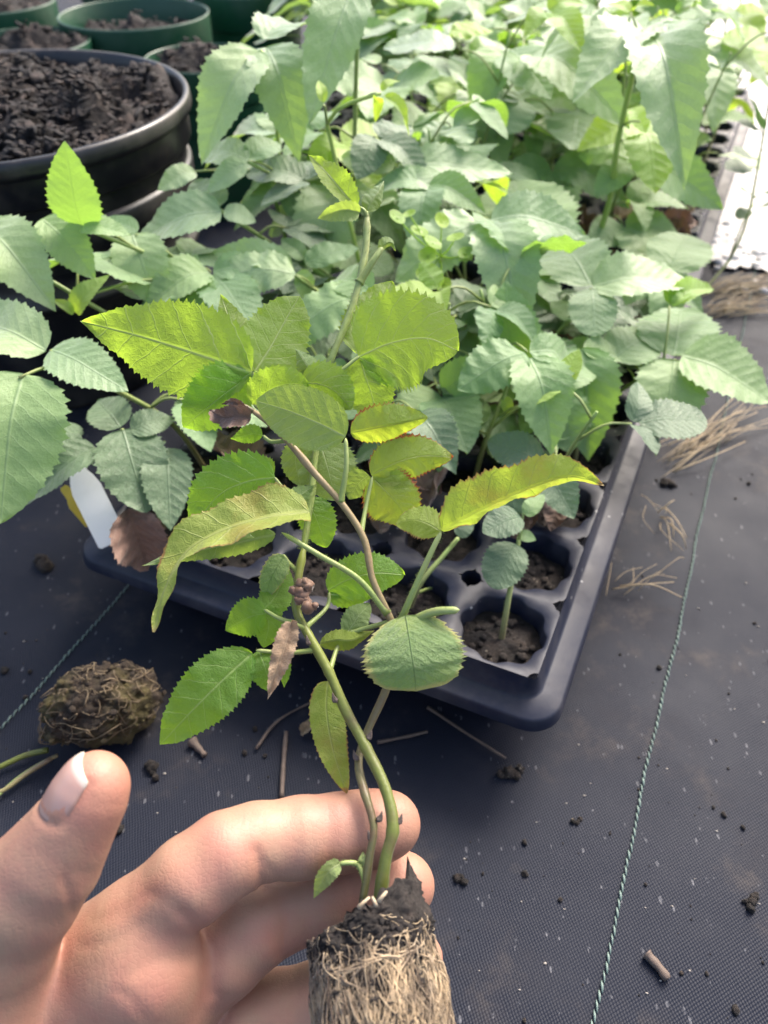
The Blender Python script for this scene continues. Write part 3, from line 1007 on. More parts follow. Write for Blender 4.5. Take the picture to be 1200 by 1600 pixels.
feature('tallest shoot at top right, green stem with two large drooping leaflets', (1004, 48), .62, [
    {'att': .97, 'lf': [((1010, 50), (1082, 246), 0, -.040, .36, TP, 2), ((1000, 48), (902, 128), 0, -.016, .50, TP, 2), ((1012, 36), (1126, 86), .004, -.002, .45, TP, 7)]},
    {'hub': (985, 20), 'dz': .008, 'att': .99, 'lf': [((985, 18), (945, 0), 0, .004, .5, TY, 4), ((990, 16), (1020, 2), 0, .008, .4, TY, 2)]},
    {'hub': (1000, 190), 'dz': -.055, 'att': .7, 'lf': [((985, 170), (1010, 205), 0, -.01, .8, TY, 1)]}],
    stem_px=[(948, 330, .62), (965, 225, .62), (990, 110, .62)], stem_mat_='stem_fresh', stemr=.0027, extra=0)
feature('tall shoot with two big pale leaflets hanging in front of the green pots', (408, 78), .56, [
    {'att': .97, 'lf': [((404, 80), (304, 240), 0, -.045, .50, TP, 2), ((416, 74), (468, 222), 0, -.040, .52, TP, 8), ((412, 62), (474, 26), .003, .006, .55, TP, 1)]}],
    stem_px=[(432, 320, .56), (436, 240, .56), (425, 150, .56)], stem_mat_='stem_fresh', extra=1)
feature('tall shoot at top centre with one huge pale hanging leaflet', (560, -30), .58, [
    {'att': .97, 'lf': [((556, -28), (482, 190), 0, -.06, .38, TP, 0), ((570, -30), (680, -10), 0, -.01, .6, T, 1)]}], stemr=.0019)
feature('slim shoot with a hooked tip and folded yellow-green young leaflets at top centre', (595, 146), .52, [
    {'att': .98, 'lf': [((596, 142), (624, 120), 0, .006, .45, TY, 5), ((600, 150), (650, 204), 0, -.02, .36, TY, 5), ((588, 152), (590, 184), 0, -.014, .4, TY, 5)]},
    {'hub': (505, 165), 'dz': .004, 'att': .8, 'lf': [((505, 160), (498, 120), 0, .01, .4, TY, 2)]}],
    stem_px=[(524, 250, .52), (514, 188, .52), (545, 162, .52)], stem_mat_='stem_fresh', stemr=.0017, extra=1)
feature('seedling with a long white-lit leaflet pointing right, amid the mass', (622, 262), .56, [
    {'lf': [((622, 262), (804, 268), 0, -.004, .42, TP, 0), ((616, 262), (532, 242), 0, .004, .6, TP, 3), ((620, 275), (712, 306), 0, -.010, .46, TP, 1)]}])
feature('seedling with a broad rounded pale leaf standing upright in the middle of the mass', (838, 392), .54, [
    {'lf': [((838, 394), (800, 276), -.005, .020, .90, T, 6), ((834, 392), (790, 360), 0, 0, .5, TY, 4)]}])
feature('seedling at the back centre with two mid-green leaflets drooping apart beside a white-lit one', (792, 80), .74, [
    {'lf': [((788, 80), (738, 176), 0, -.035, .64, T, 2), ((796, 78), (860, 154), 0, -.02, .62, T, 0), ((830, 88), (984, 166), 0, -.006, .36, TP, 4)]}])
feature('seedling behind the tall right shoot with a broad leaflet sloping right towards the sunlit ground', (985, 255), .64, [
    {'lf': [((985, 250), (1136, 312), 0, -.014, .52, T, 4), ((990, 252), (900, 232), 0, .0, .45, T, 7), ((984, 258), (930, 300), 0, -.01, .6, T, 1)]}])
feature('left edge seedling with one fresh leaflet standing straight up before the black pot', (126, 352), .43, [
    {'lf': [((126, 352), (100, 222), 0, .048, .56, 'tray_leaf', 0), ((66, 342), (150, 430), .004, -.022, .62, T, 4), ((128, 356), (200, 362), 0, .0, .6, T, 1)]}], root_cell=(4, 4))
feature('left edge seedling with a pale sunlit leaflet at the picture border', (-18, 380), .41, [
    {'lf': [((-25, 352), (84, 470), .004, -.024, .60, TP, 2), ((-20, 390), (-60, 430), 0, 0, .7, T, 1)]}], root_cell=(4, 2))
feature('seedling with a downturned pale leaflet right of the upright one before the black pot', (212, 366), .46, [
    {'lf': [((206, 366), (244, 476), 0, -.03, .72, TP, 4), ((215, 362), (160, 340), 0, .006, .6, T, 0)]},
    {'hub': (135, 462), 'dz': -.02, 'att': .7, 'lf': [((120, 490), (160, 425), 0, .02, .5, TY, 5), ((115, 490), (85, 465), 0, .01, .5, TY, 5)]}], root_cell=(3, 3))
feature('seedling with a wide pale leaf spreading left just below the black pot rim', (345, 328), .50, [
    {'lf': [((346, 330), (196, 372), 0, -.012, .60, TP, 4), ((350, 330), (400, 345), 0, -.006, .8, TP, 3), ((345, 322), (300, 280), 0, .008, .7, TP, 3)]}], root_cell=(4, 5))
feature('seedling with a furrowed white-green leaflet lying sideways right above the hand-held plant', (462, 430), .45, [
    {'lf': [((462, 428), (322, 424), 0, .0, .50, TP, 7), ((466, 424), (486, 470), 0, -.02, .7, T, 3), ((455, 420), (330, 385), 0, .006, .36, TP, 1)]}], root_cell=(3, 4))
feature('seedling with pale leaves in front of the green pots, right of the black pot rim', (388, 252), .52, [
    {'lf': [((386, 250), (310, 232), 0, .0, .6, TP, 3), ((384, 256), (322, 300), 0, -.014, .62, TP, 0), ((390, 248), (440, 216), 0, .004, .62, T, 4)]},
    {'hub': (300, 268), 'dz': -.01, 'att': .7, 'lf': [((305, 268), (246, 292), 0, -.004, .6, TP, 1)]}], root_cell=(4, 7))
feature('seedling with a small dark oval leaf over the hand-held plant', (480, 412), .49, [
    {'lf': [((478, 412), (560, 384), 0, .006, .55, T, 3), ((475, 405), (440, 370), 0, .01, .6, T, 1)]}], root_cell=(2, 4))
feature('left edge seedling with two pale leaflets pointing left and right over the dark leaves', (78, 548), .34, [
    {'lf': [((80, 546), (200, 610), 0, -.010, .58, TP, 0), ((72, 548), (-70, 488), 0, .004, .50, TP, 1)]},
    {'hub': (30, 590), 'dz': -.004, 'att': .9, 'lf': [((36, 584), (-6, 812), 0, -.038, .68, T, 1)]}], root_cell=(4, 1))
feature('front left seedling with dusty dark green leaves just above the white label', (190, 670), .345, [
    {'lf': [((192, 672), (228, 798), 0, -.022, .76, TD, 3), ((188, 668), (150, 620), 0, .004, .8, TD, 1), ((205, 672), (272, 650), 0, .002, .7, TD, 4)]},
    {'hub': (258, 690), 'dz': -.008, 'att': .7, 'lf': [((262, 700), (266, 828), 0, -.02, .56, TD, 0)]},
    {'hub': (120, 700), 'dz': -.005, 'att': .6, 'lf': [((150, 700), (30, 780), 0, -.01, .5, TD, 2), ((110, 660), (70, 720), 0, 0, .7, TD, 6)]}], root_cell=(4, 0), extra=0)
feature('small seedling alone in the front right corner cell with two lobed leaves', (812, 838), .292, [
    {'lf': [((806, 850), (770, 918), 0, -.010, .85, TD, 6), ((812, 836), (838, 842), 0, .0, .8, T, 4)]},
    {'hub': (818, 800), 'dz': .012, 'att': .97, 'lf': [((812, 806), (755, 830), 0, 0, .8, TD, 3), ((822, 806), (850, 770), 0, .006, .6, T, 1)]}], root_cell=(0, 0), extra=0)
feature('stunted seedling with bent stem and tiny leaf, left of the front corner cell', (716, 840), .30, [
    {'lf': [((716, 838), (738, 810), 0, .006, .8, TD, 3)]},
    {'hub': (700, 925), 'dz': -.045, 'att': .3, 'lf': [((690, 928), (718, 934), 0, .0, .9, TD, 6)]}], root_cell=(1, 0), extra=0)

# the rest of the two trays
rs = random.Random(21)
for j in range(17):
    for i in range(NU):
        if (i, j) in occupied: continue
        if j == 0 or (j == 1 and i < 4): continue
        if i == 0 and j in (3, 5, 6, 7, 8, 9, 11, 12): continue
        if i == 1 and j in (4, 6, 8, 10): continue
        if (i, j) in ((1, 5), (1, 6), (1, 7), (2, 6), (2, 7), (2, 8), (1, 4), (0, 4)): continue
        if 3 <= i and j >= 3: pass
        elif j >= 3 and rs.random() < .12: continue
        base = cell(i, j, ZD - .012) + (VDIR * .008 if j >= NV else 0)
        base = base + np.array([rs.uniform(-.006, .006), rs.uniform(-.006, .006), 0])
        inner = j < 4
        h = rs.uniform(.075, .115) if inner else rs.uniform(.10, .165)
        if j >= 8: h = rs.uniform(.12, .20)
        if j < 3 and i < 4: h = rs.uniform(.065, .095)
        sz = (rs.uniform(.036, .046) if j < 3 else rs.uniform(.046, .060)) if inner else rs.uniform(.054, .074)
        row = (ORD[j] + ' row of the front tray') if j < NV else (ORD[j - NV] + ' row of the rear tray')
        lab = f'bramble seedling in the {row}, {ORD[i]} cell from the right rim'
        if i == 4: h = min(h, .135)
        if i == 4: lab = f'bramble seedling along the left rim, {row}'
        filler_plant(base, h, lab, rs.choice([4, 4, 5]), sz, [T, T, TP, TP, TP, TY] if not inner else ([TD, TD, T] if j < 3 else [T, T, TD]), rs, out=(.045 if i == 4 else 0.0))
# seedlings of the third tray, at the back centre
for j in range(8):
    for i in range(NU):
        if i == 4 and j in (0, 1, 2): continue
        if rs.random() < .2: continue
        base = cell(i, j, ZD - .012) + sh3
        filler_plant(base, rs.uniform(.11, .20), f'bramble seedling in third tray at the back, {ORD[j]} row, {ORD[i]} cell from right', rs.choice([4, 5]), rs.uniform(.056, .076), [T, T, TP, TP, TP, TY], rs)
# ================================================================ WEEDS
def spurge():
    hub = WY(690, 470, .46)
    base = cell(2, 5, ZD - .012)
    root = empty('weed', base)
    tag(root, 'small spurge weed with round lime-green leaves among the seedlings', 'weed')
    mb = MB()
    top = WY(688, 400, .46)
    mb.tube(np.array([base, base * .4 + top * .6, top]) - base, .0010, .0008, sides=6, n=10)
    mb.build('stem', M['petiole'], root)
    an = np.linspace(0, 2 * math.pi, 14, endpoint=False)
    r0 = random.Random(5)
    for (x, y) in [(655, 362), (690, 345), (700, 392), (728, 396), (668, 400), (640, 335), (684, 420), (712, 372), (620, 340), (676, 380), (735, 392), (694, 446), (660, 430)]:
        p = WY(x, y, .46 + r0.uniform(-.02, .02))
        mb = MB()
        mb.tube(np.array([top, (top + p) / 2 - UPV * .002, p]) - base, .0006, .0004, sides=5, n=6)
        nn = nrm(np.array([r0.uniform(-.5, .5), r0.uniform(-.6, .1), 1]))
        a = nrm(np.cross(nn, [1, .2, 0])); b = np.cross(nn, a)
        rr = r0.uniform(.0045, .0068)
        V = [p - base + nn * -.0008]
        for f, dz in ((.5, 0), (1, .0008)):
            V += [p - base + nn * dz + rr * f * (math.cos(q) * a + math.sin(q) * b * .85) for q in an]
        mb.add(V, [(0, 1 + q, 1 + (q + 1) % 14) for q in range(14)] + [(1 + q, 15 + q, 15 + (q + 1) % 14, 1 + (q + 1) % 14) for q in range(14)],
               [(.5 + .2 * math.cos(q * .5), .5) for q in range(len(V))])
        mb.build('leaf', M['tray_leaf_young'], root)


spurge()


def wiry_weed():
    base = G(1075, 500, .05)
    base = np.array([base[0] + .01, base[1], .002])
    root = empty('weed', base)
    tag(root, 'thin wiry dark-leaved weed leaning right beside the tray rim before the sunlit ground', 'weed')
    Yb = base[1]
    pts = [base, WY(1085, 480, Yb), WY(1140, 405, Yb + .03), WY(1168, 340, Yb + .05), WY(1186, 250, Yb + .07), WY(1198, 180, Yb + .08), WY(1212, 90, Yb + .08)]
    mb = MB()
    mb.tube(np.array(pts) - base, .0013, .0007, sides=6, n=30)
    q = [WY(1140, 405, Yb + .03), WY(1160, 350, Yb + .04), WY(1178, 318, Yb + .05)]
    mb.tube(np.array(q) - base, .0008, .0005, sides=5, n=8)
    mb.build('stem', M['tray_stem'], root)
    r0 = random.Random(9)
    for (x, y, tx, ty) in [(1178, 322, 1160, 335), (1182, 325, 1204, 318), (1186, 250, 1160, 240), (1190, 235, 1215, 225), (1194, 205, 1170, 196), (1188, 300, 1210, 300), (1186, 262, 1150, 262), (1198, 175, 1222, 160), (1192, 215, 1180, 170), (1180, 310, 1166, 300)]:
        a, b = WY(x, y, Yb + .07), WY(tx, ty, Yb + .06)
        mb = MB()
        mb.tube(np.array([a, a * .6 + b * .4]) - base, .0004, .0004, sides=4, n=3)
        lo = mb.build('leaf', M['tray_stem'], root)
        d = b - a
        put_leaflet(lo, a * .6 + b * .4 - base, d, nrm(UPV + .4 * nrm(CAM - a)), np.linalg.norm(d) * 1.0, 6, 'tray_leaf_dark')


wiry_weed()

# ================================================================ LABELS
def plant_label(c_px, t_px, zb, zt, wid, mat, label):
    b, t = G(*c_px, zb), G(*t_px, zt)
    x = nrm(t - b)
    toc = nrm(CAM - b)
    z = nrm(toc - x * np.dot(toc, x)); y = np.cross(z, x)
    L = np.linalg.norm(t - b)
    prof = [(-.02, .42), (0, .5), (.30, .5), (.55, .5), (.66, .40), (.72, .30), (.95, .24), (1.0, .16)]
    mb = MB()
    V = []
    for h in (-.0003, .0003):
        for s in (-1, 1):
            V += [b - b + x * L * f + y * s * wid * k + z * (h + .004 * math.sin(f * 2)) for f, k in prof]
    m = len(prof)
    Fc = []
    for i in range(m - 1):
        Fc += [(i, i + 1, m + i + 1, m + i), (2 * m + i, 3 * m + i, 3 * m + i + 1, 2 * m + i + 1), (i, 2 * m + i, 2 * m + i + 1, i + 1), (m + i, m + i + 1, 3 * m + i + 1, 3 * m + i)]
    Fc += [(0, m, 3 * m, 2 * m), (m - 1, 3 * m - 1, 4 * m - 1, 2 * m - 1)]
    mb.add(V, Fc)
    o = mb.build('plant_label', M[mat], smooth=False)
    o.location = Vector(b)
    tag(o, label, 'plant label')


plant_label((176, 846), (104, 702), .064, .100, .0165, 'white_plastic', 'blank white plastic plant label leaning out over the front left rim of the tray')
plant_label((145, 815), (98, 760), .064, .084, .010, 'yellow_plastic', 'yellow plastic label mostly hidden behind the white one')

# ================================================================ LITTER
def dead(px, tip, z0, z1, wr, label, mat='dead_leaf', roll=0, bend=.006):
    b, t = G(*px, z0), G(*tip, z1)
    mb = MB()
    L = np.linalg.norm(t - b)
    mid = (b + t) / 2 + UPV * bend
    hint = nrm(UPV * .8 + .5 * nrm(CAM - b))
    if roll: hint = rot_about(hint, nrm(t - b), math.radians(roll))
    leaf_shape(mb, [b, mid, t], hint, L * wr, fold=.5, wav=.06, pleat=.015, ser=.08, seed=int(abs(px[0])), cup=1.2)
    o = mb.build('dead_leaf', M[mat], None, b)
    o.location = Vector(b)
    tag(o, label, 'dead leaf', 'dead brown leaves lying about')


dead((200, 795), (232, 890), .095, .060, .75, 'curled red-brown dead leaf beside the white label')
dead((590, 830), (640, 780), .066, .080, .6, 'brown dead leaf on the tray behind the held plant, left of the stunted seedling')
dead((640, 700), (700, 640), .07, .10, .6, 'brown dead leaf leaning between the stems deep in the tray', roll=40)
dead((800, 840), (840, 775), .066, .09, .6, 'rust coloured dead leaf behind the small corner seedling')
dead((610, 760), (690, 770), .075, .08, .6, 'brown dead leaf lying flat in the shade under the held plant')
dead((660, 620), (720, 660), .085, .08, .6, 'brown dead leaf caught among seedling stems, highest of those in the shade')
dead((880, 780), (860, 830), .07, .066, .7, 'brown dead leaf on the right side of the tray near the rim')
dead((470, 1148), (505, 1128), .002, .004, .42, 'narrow brown dead leaf on the cloth between thumb and stem', 'dry_leaf', bend=.004)
dead((960, 345), (1010, 330), .08, .08, .5, 'pale dry leaf on the rear tray between bare stems', 'dry_leaf')
dead((1040, 310), (1085, 330), .075, .075, .5, 'pale dry leaf at the right rim of the rear tray', 'dry_leaf')


LIT = [(0, 2, 'near the right rim beside the third row'), (1, 1, 'between the second-row stems right of centre'), (1, 3, 'deep among the stems right of centre'), (2, 2, 'in the very middle of the front half'),
       (3, 1, 'left of centre behind the drooping yellow leaf'), (2, 4, 'half way along the front tray'), (0, 5, 'on bare cells by the right rim'), (0, 7, 'on bare cells farther along the right rim'),
       (0, 9, 'at the far end of the front tray by the right rim'), (1, 8, 'far along the front tray, second cell in'), (0, 11, 'on the rear tray near its front right corner'), (1, 12, 'on the rear tray among bare stems')]
LR = random.Random(12)
for i, j, where in LIT:
    for q in range(2):
        p = cell(i, j, 0) + np.array([LR.uniform(-.02, .02), LR.uniform(-.02, .02), 0])
        a = LR.uniform(0, 6.28)
        e = p + .045 * np.array([math.cos(a), math.sin(a), 0])
        b, t = p + UPV * (ZD + .006), e + UPV * (ZD + LR.uniform(.004, .03))
        mb = MB()
        leaf_shape(mb, [b, (b + t) / 2 + UPV * .006, t], nrm(UPV + np.array([LR.uniform(-.6, .6), LR.uniform(-.6, .2), 0])), .028, fold=.5, wav=.06, pleat=.012, ser=.08, seed=int(a * 100), cup=1.2)
        o = mb.build('dead_leaf', M['dead_leaf'], None, b)
        o.location = Vector(b)
        tag(o, ('crumpled brown dead leaf ' if q == 0 else 'second dead leaf ') + where, 'dead leaf', 'dead brown leaves lying about')


def twig(pts, r, label, mat='twig', name='twig', side=None):
    pts = [np.asarray(p) for p in pts]
    b = pts[0]
    mb = MB()
    mb.tube(np.array(pts) - b, r, r * .6, sides=7, n=16, bulge=lambda t: 1 + .16 * np.sin(t * 5 + pts[0][0] * 900) + .10 * np.sin(t * 13 + pts[0][1] * 700))
    if side:
        mb.tube(np.array([np.asarray(p) for p in side]) - b, r * .6, r * .3, sides=6, n=8)
    o = mb.build(name, M[mat])
    o.location = Vector(b)
    tag(o, label, 'twig', 'twigs lying on the ground cloth')


def gz(x, y, z=.002): return G(x, y, z)


twig([gz(400, 1170), gz(430, 1130), gz(470, 1105), gz(520, 1085)], .0009, 'thin curved dry root on the cloth left of the held stem')
twig([gz(440, 1245), gz(443, 1190), gz(447, 1143)], .0016, 'short straight twig on the cloth above the index finger')
twig([gz(590, 1160), gz(640, 1150), gz(668, 1143)], .0011, 'thin twig on the cloth right behind the crossing stems')
twig([gz(668, 1105), gz(720, 1140), gz(790, 1185)], .0010, 'dark fine rootlet on the cloth below the tray corner')
twig([gz(1010, 1490), gz(1030, 1512), gz(1043, 1530)], .0026, 'stubby dark bark stick alone on the cloth at the lower right')
twig([gz(300, 1158), gz(320, 1180)], .0026, 'reddish bark chip on the cloth right of the thumb')
twig([gz(480, 960), gz(470, 1010), gz(380, 1040)], .0009, 'fine dark rootlet in the shadow under the tray')


def tuft(pxs, label, seed, n_=26):
    r0 = random.Random(seed)
    b = gz(*pxs[0], .002)
    mb = MB()
    e = gz(*pxs[1], .002)
    for _ in range(n_):
        p = b + (e - b) * r0.uniform(-.1, .5) + np.array([r0.gauss(0, .006), r0.gauss(0, .006), r0.uniform(0, .003)])
        ln = np.linalg.norm(e - b) * r0.uniform(.35, .9)
        d = nrm((e - b) + np.array([r0.gauss(0, .012), r0.gauss(0, .018), 0]))
        m1 = p + d * ln * .5 + np.array([r0.gauss(0, .003), r0.gauss(0, .003), r0.uniform(.001, .007)])
        q = p + d * ln + np.array([0, 0, r0.uniform(0, .003)])
        q[2] = max(q[2], .0008); p[2] = max(p[2], .0008)
        rr = r0.uniform(.0002, .0006)
        mb.tube(np.array([p, m1, q]) - b, rr, rr * .6, sides=5, n=9)
    o = mb.build('straw_tuft', M['straw'])
    o.location = Vector(b)
    tag(o, label, 'dry straw', 'tufts of dry straw beside the tray')


tuft(((1042, 722), (1165, 650)), 'tangled tuft of tan straw lying across the guide line right of the tray', 1, 40)
tuft(((1105, 490), (1210, 478)), 'matted straw against the tray rim at the right, below the sunlit ground', 2, 46)
tuft(((1100, 462), (1215, 440)), 'dry straw at the edge of the painted sunlit strip', 3, 40)
tuft(((960, 925), (1060, 900)), 'faint wisp of reddish rootlets close to the tray rim', 4, 9)
tuft(((1015, 790), (1055, 850)), 'small wisp of brown rootlets beside the tray rim below the straw', 5, 9)

# crumbs of compost on the cloth, and pale grains standing for light specks
r0 = random.Random(3)
mb = MB()
for _ in range(170):
    x, y = r0.uniform(700, 1210), r0.uniform(600, 1600)
    p = G(x, y)
    rel = p - O
    u, v = np.dot(rel, UDIR), np.dot(rel, VDIR)
    if u > -.012 and v > -.012: continue
    if r0.random() < .35 and y > 1000: continue
    s = .0003 + .0014 * r0.random() ** 4
    mb.blob((p[0], p[1], s * .5), s, seed=r0.random() * 99, sub=1, rough=.6, squash=(1, 1.3, .8))
for _ in range(110):
    p = G(r0.uniform(-30, 760), r0.uniform(880, 1600))
    rel = p - O
    if np.dot(rel, UDIR) > -.012 and np.dot(rel, VDIR) > -.012: continue
    s = .0004 + .0022 * r0.random() ** 4
    mb.blob((p[0], p[1], s * .5), s, seed=r0.random() * 99, sub=1, rough=.6, squash=(1, 1.3, .8))
for (x, y, s) in [(795, 1210, .0045), (1040, 757, .0042), (715, 1370, .0028), (70, 885, .006), (1170, 1412, .0026), (1180, 1405, .002), (900, 1285, .0018), (820, 1365, .0018), (240, 1205, .004), (180, 1300, .004)]:
    p = G(x, y)
    for _ in range(5):
        mb.blob((p[0] + r0.gauss(0, s * .5), p[1] + r0.gauss(0, s * .5), s * .3), s * r0.uniform(.4, .8), seed=r0.random() * 99, sub=2, rough=.6)
tag(mb.build('soil_crumbs', M['soil']), 'dark crumbs of compost scattered over the ground cloth', None, None, 'stuff')
mb = MB()
for _ in range(110):  # pale grains standing for light glinting off the weave
    p = G(r0.uniform(-20, 1210), r0.uniform(880, 1600))
    rel = p - O
    if np.dot(rel, UDIR) > -.012 and np.dot(rel, VDIR) > -.012: continue
    s = r0.uniform(.0002, .0006)
    mb.blob((p[0], p[1], s * .5), s, seed=r0.random() * 99, sub=1, rough=.5, squash=(1.6, 1, .7))
tag(mb.build('weave_glints', M['weave_glints']), 'pale grains standing for specks of light on the ground cloth weave', None, None, 'stuff')

# the loose plug lying on the cloth
def loose_plug():
    c = G(155, 1105, .020)
    base = np.array([c[0], c[1], 0])
    root = empty('loose_root_plug', base)
    tag(root, 'loose root plug of moss and roots lying on the cloth behind the thumb', 'root plug')
    ax = nrm(G(215, 1085, .02) - G(90, 1120, .02))
    ay = np.cross(UPV, ax)
    v, f = ICO[5]
    V = []
    for p in v:
        q = np.array(p)
        k = 1 + .16 * mnoise.noise(Vector(p) * 1.6 + Vector((3, 1, 4))) + .16 * mnoise.noise(Vector(p) * 4.5) + .10 * mnoise.noise(Vector(p) * 11) + .05 * mnoise.noise(Vector(p) * 24)
        sx_ = .030 * (1 + .12 * q[0])
        V.append((ax * q[0] * .0285 + ay * q[1] * .020 * (1 + .15 * q[0]) + UPV * (q[2] * .021 * (1 + .2 * q[0]))) * k + np.array([0, 0, .021]))
    V = np.array(V)
    V[:, 2] = np.maximum(V[:, 2], .0006)
    mb = MB()
    mb.add(V, f)
    n = NT('mossy_plug')
    p = n.coord('Object')
    c1 = n.ramp(n.noise(110, 8, .75, vec=p), (.3, (.012, .009, .007)), (.55, (.07, .048, .032)), (.72, (.17, .12, .075)))
    mossn = n.ramp(n.noise(38, 4, vec=p), (.42, 0.0), (.56, 1.0))
    n.set(**{'Base Color': n.mix(n.math('MULTIPLY', mossn, .6), c1, (.16, .13, .04)), 'Roughness': .9, 'Normal': n.bump(n.noise(260, 8, .8, vec=p), 1.0, .004)})
    r1 = random.Random(8)
    idx = list(range(len(V)))
    for _ in range(420):
        q = V[r1.choice(idx)]
        if q[2] < .003: continue
        mb.blob(q, .0004 + .0019 * r1.random() ** 2, seed=r1.random() * 99, sub=1, rough=.8)
    mb.build('root_ball', n.m, root)
    mb = MB()
    for _ in range(85):
        th, ph = r1.uniform(0, 6.28), math.acos(r1.uniform(-.2, 1))
        pts = []
        for s in range(5):
            q = np.array([math.sin(ph) * math.cos(th), math.sin(ph) * math.sin(th), math.cos(ph)])
            k = 1.0 + .16 * mnoise.noise(Vector(q) * 1.6 + Vector((3, 1, 4))) + .16 * mnoise.noise(Vector(q) * 4.5) + .13 * r1.random()
            pts.append((ax * q[0] * .0285 + ay * q[1] * .020 * (1 + .15 * q[0]) + UPV * (q[2] * .021 * (1 + .2 * q[0]))) * k + np.array([0, 0, .021]))
            th += r1.gauss(.12, .14); ph += r1.gauss(0, .14)
        rr = r1.uniform(.00018, .00045)
        mb.tube(pts, rr, rr * .6, sides=4, n=10)
    for V_ in mb.v: V_[:, 2] = np.maximum(V_[:, 2], .0005)
    mb.build('root_mat', M['dark_root'], root)
    for pts, r, mt in (([(75, 1172), (40, 1180), (-10, 1202), (-60, 1215)], .0016, 'stem_green'), ([(80, 1185), (40, 1210), (5, 1235), (-40, 1250)], .0013, 'stem_brown'), ([(90, 1180), (60, 1195), (20, 1222), (-30, 1270)], .0010, 'tray_stem')):
        mb = MB()
        mb.tube(np.array([G(x, y, .006 - k * .001) for k, (x, y) in enumerate(pts)]) - base, r, r * .8, sides=7, n=12)
        mb.build('stem', M[mt], root)


loose_plug()

# ================================================================ THE HELD SEEDLING
def hd(y):                                   # depth of the plant plane along the stem
    return .240 + (1400 - y) / 830 * .048


HB = P(585, 1400, .238)
held = empty('held_seedling', HB)
tag(held, 'bramble seedling held up by its pale-rooted plug in the open hand', 'seedling')


def HP(x, y, dd=0.0): return P(x, y, hd(y) + dd)


HSTEMS = []


def hstem(pts, r0_, r1_, mat, hair=120, hl=.0008, nm='stem', n_=60, rr=None):
    mb = MB()
    p_, r_ = mb.tube(np.array([HP(*q) for q in pts]) - HB, r0_ if rr is None else rr, r1_, sides=10, n=n_,
                     bulge=lambda t: (1 + .05 * np.sin(t * 40) + .16 * np.exp(-(((t * 9) % 1) - .5) ** 2 / .003)) * np.sqrt(np.clip((1 - t) * 20 + .02, 0, 1)))
    HSTEMS.append(p_ + HB)
    if hair: mb.hairs(p_, r_, hair, hl)
    return mb.build(nm, M[mat], held)


hstem([(592, 1412, -.004), (603, 1340, -.006), (614, 1292, -.006), (602, 1232, -.004), (570, 1165, -.001), (540, 1110, 0), (515, 1052, 0), (482, 992, 0), (464, 955, .002), (466, 905, .002), (476, 850, .003)], .00195, .0014, 'stem_green', 60, .0006)
hstem([(566, 1415, -.003), (578, 1335, -.0045), (584, 1290, -.005), (568, 1232, -.002), (560, 1190, .004), (573, 1145, .006), (603, 1078, .005), (626, 1010, .004), (612, 972, .003), (582, 905, .001), (570, 845, 0), (538, 792, -.001), (492, 740, -.002), (450, 690, -.003), (404, 648, -.003), (372, 632, -.003)], .0016, .0009, 'stem_tan', 90, .0007, rr=[.0012, .0013, .0014, .0013, .0012, .0013, .0009])
hstem([(474, 860, .004), (484, 790, .006), (494, 700, .007), (506, 600, .006), (520, 555, .004), (550, 480, .003), (570, 400, .002), (574, 330, .001)], .0011, .0014, 'petiole', 2200, .0016)
mb = MB()
for (x, y, dd, k) in [(620, 1284, -.006, 1), (589, 1280, -.0055, 1), (527, 1094, -.001, -1), (560, 1184, .002, -1), (573, 1152, -.001, 1), (596, 1345, -.006, 1), (486, 1004, -.001, -1), (583, 1310, -.005, -1)]:
    b_ = HP(x, y, dd) - HB
    for q in range(3):
        mb.tube(np.array([b_, b_ + R_ * .0011 * k + U_ * .0008 * (q - .4), b_ + R_ * .0016 * k + U_ * (.0014 + .0005 * q)]), .0009 - .0002 * q, .0002, sides=6, n=6)
mb.build('bud', M['twig'], held)
# scar of a lost shoot
mb = MB()
for _ in range(16):
    mb.blob(HP(470 + random.gauss(0, 9), 930 + random.gauss(0, 9), -.003) - HB, random.uniform(.0010, .0022), seed=random.random() * 60, sub=2, rough=.6)
mb.build('bud_scar', M['dead_leaf'], held)


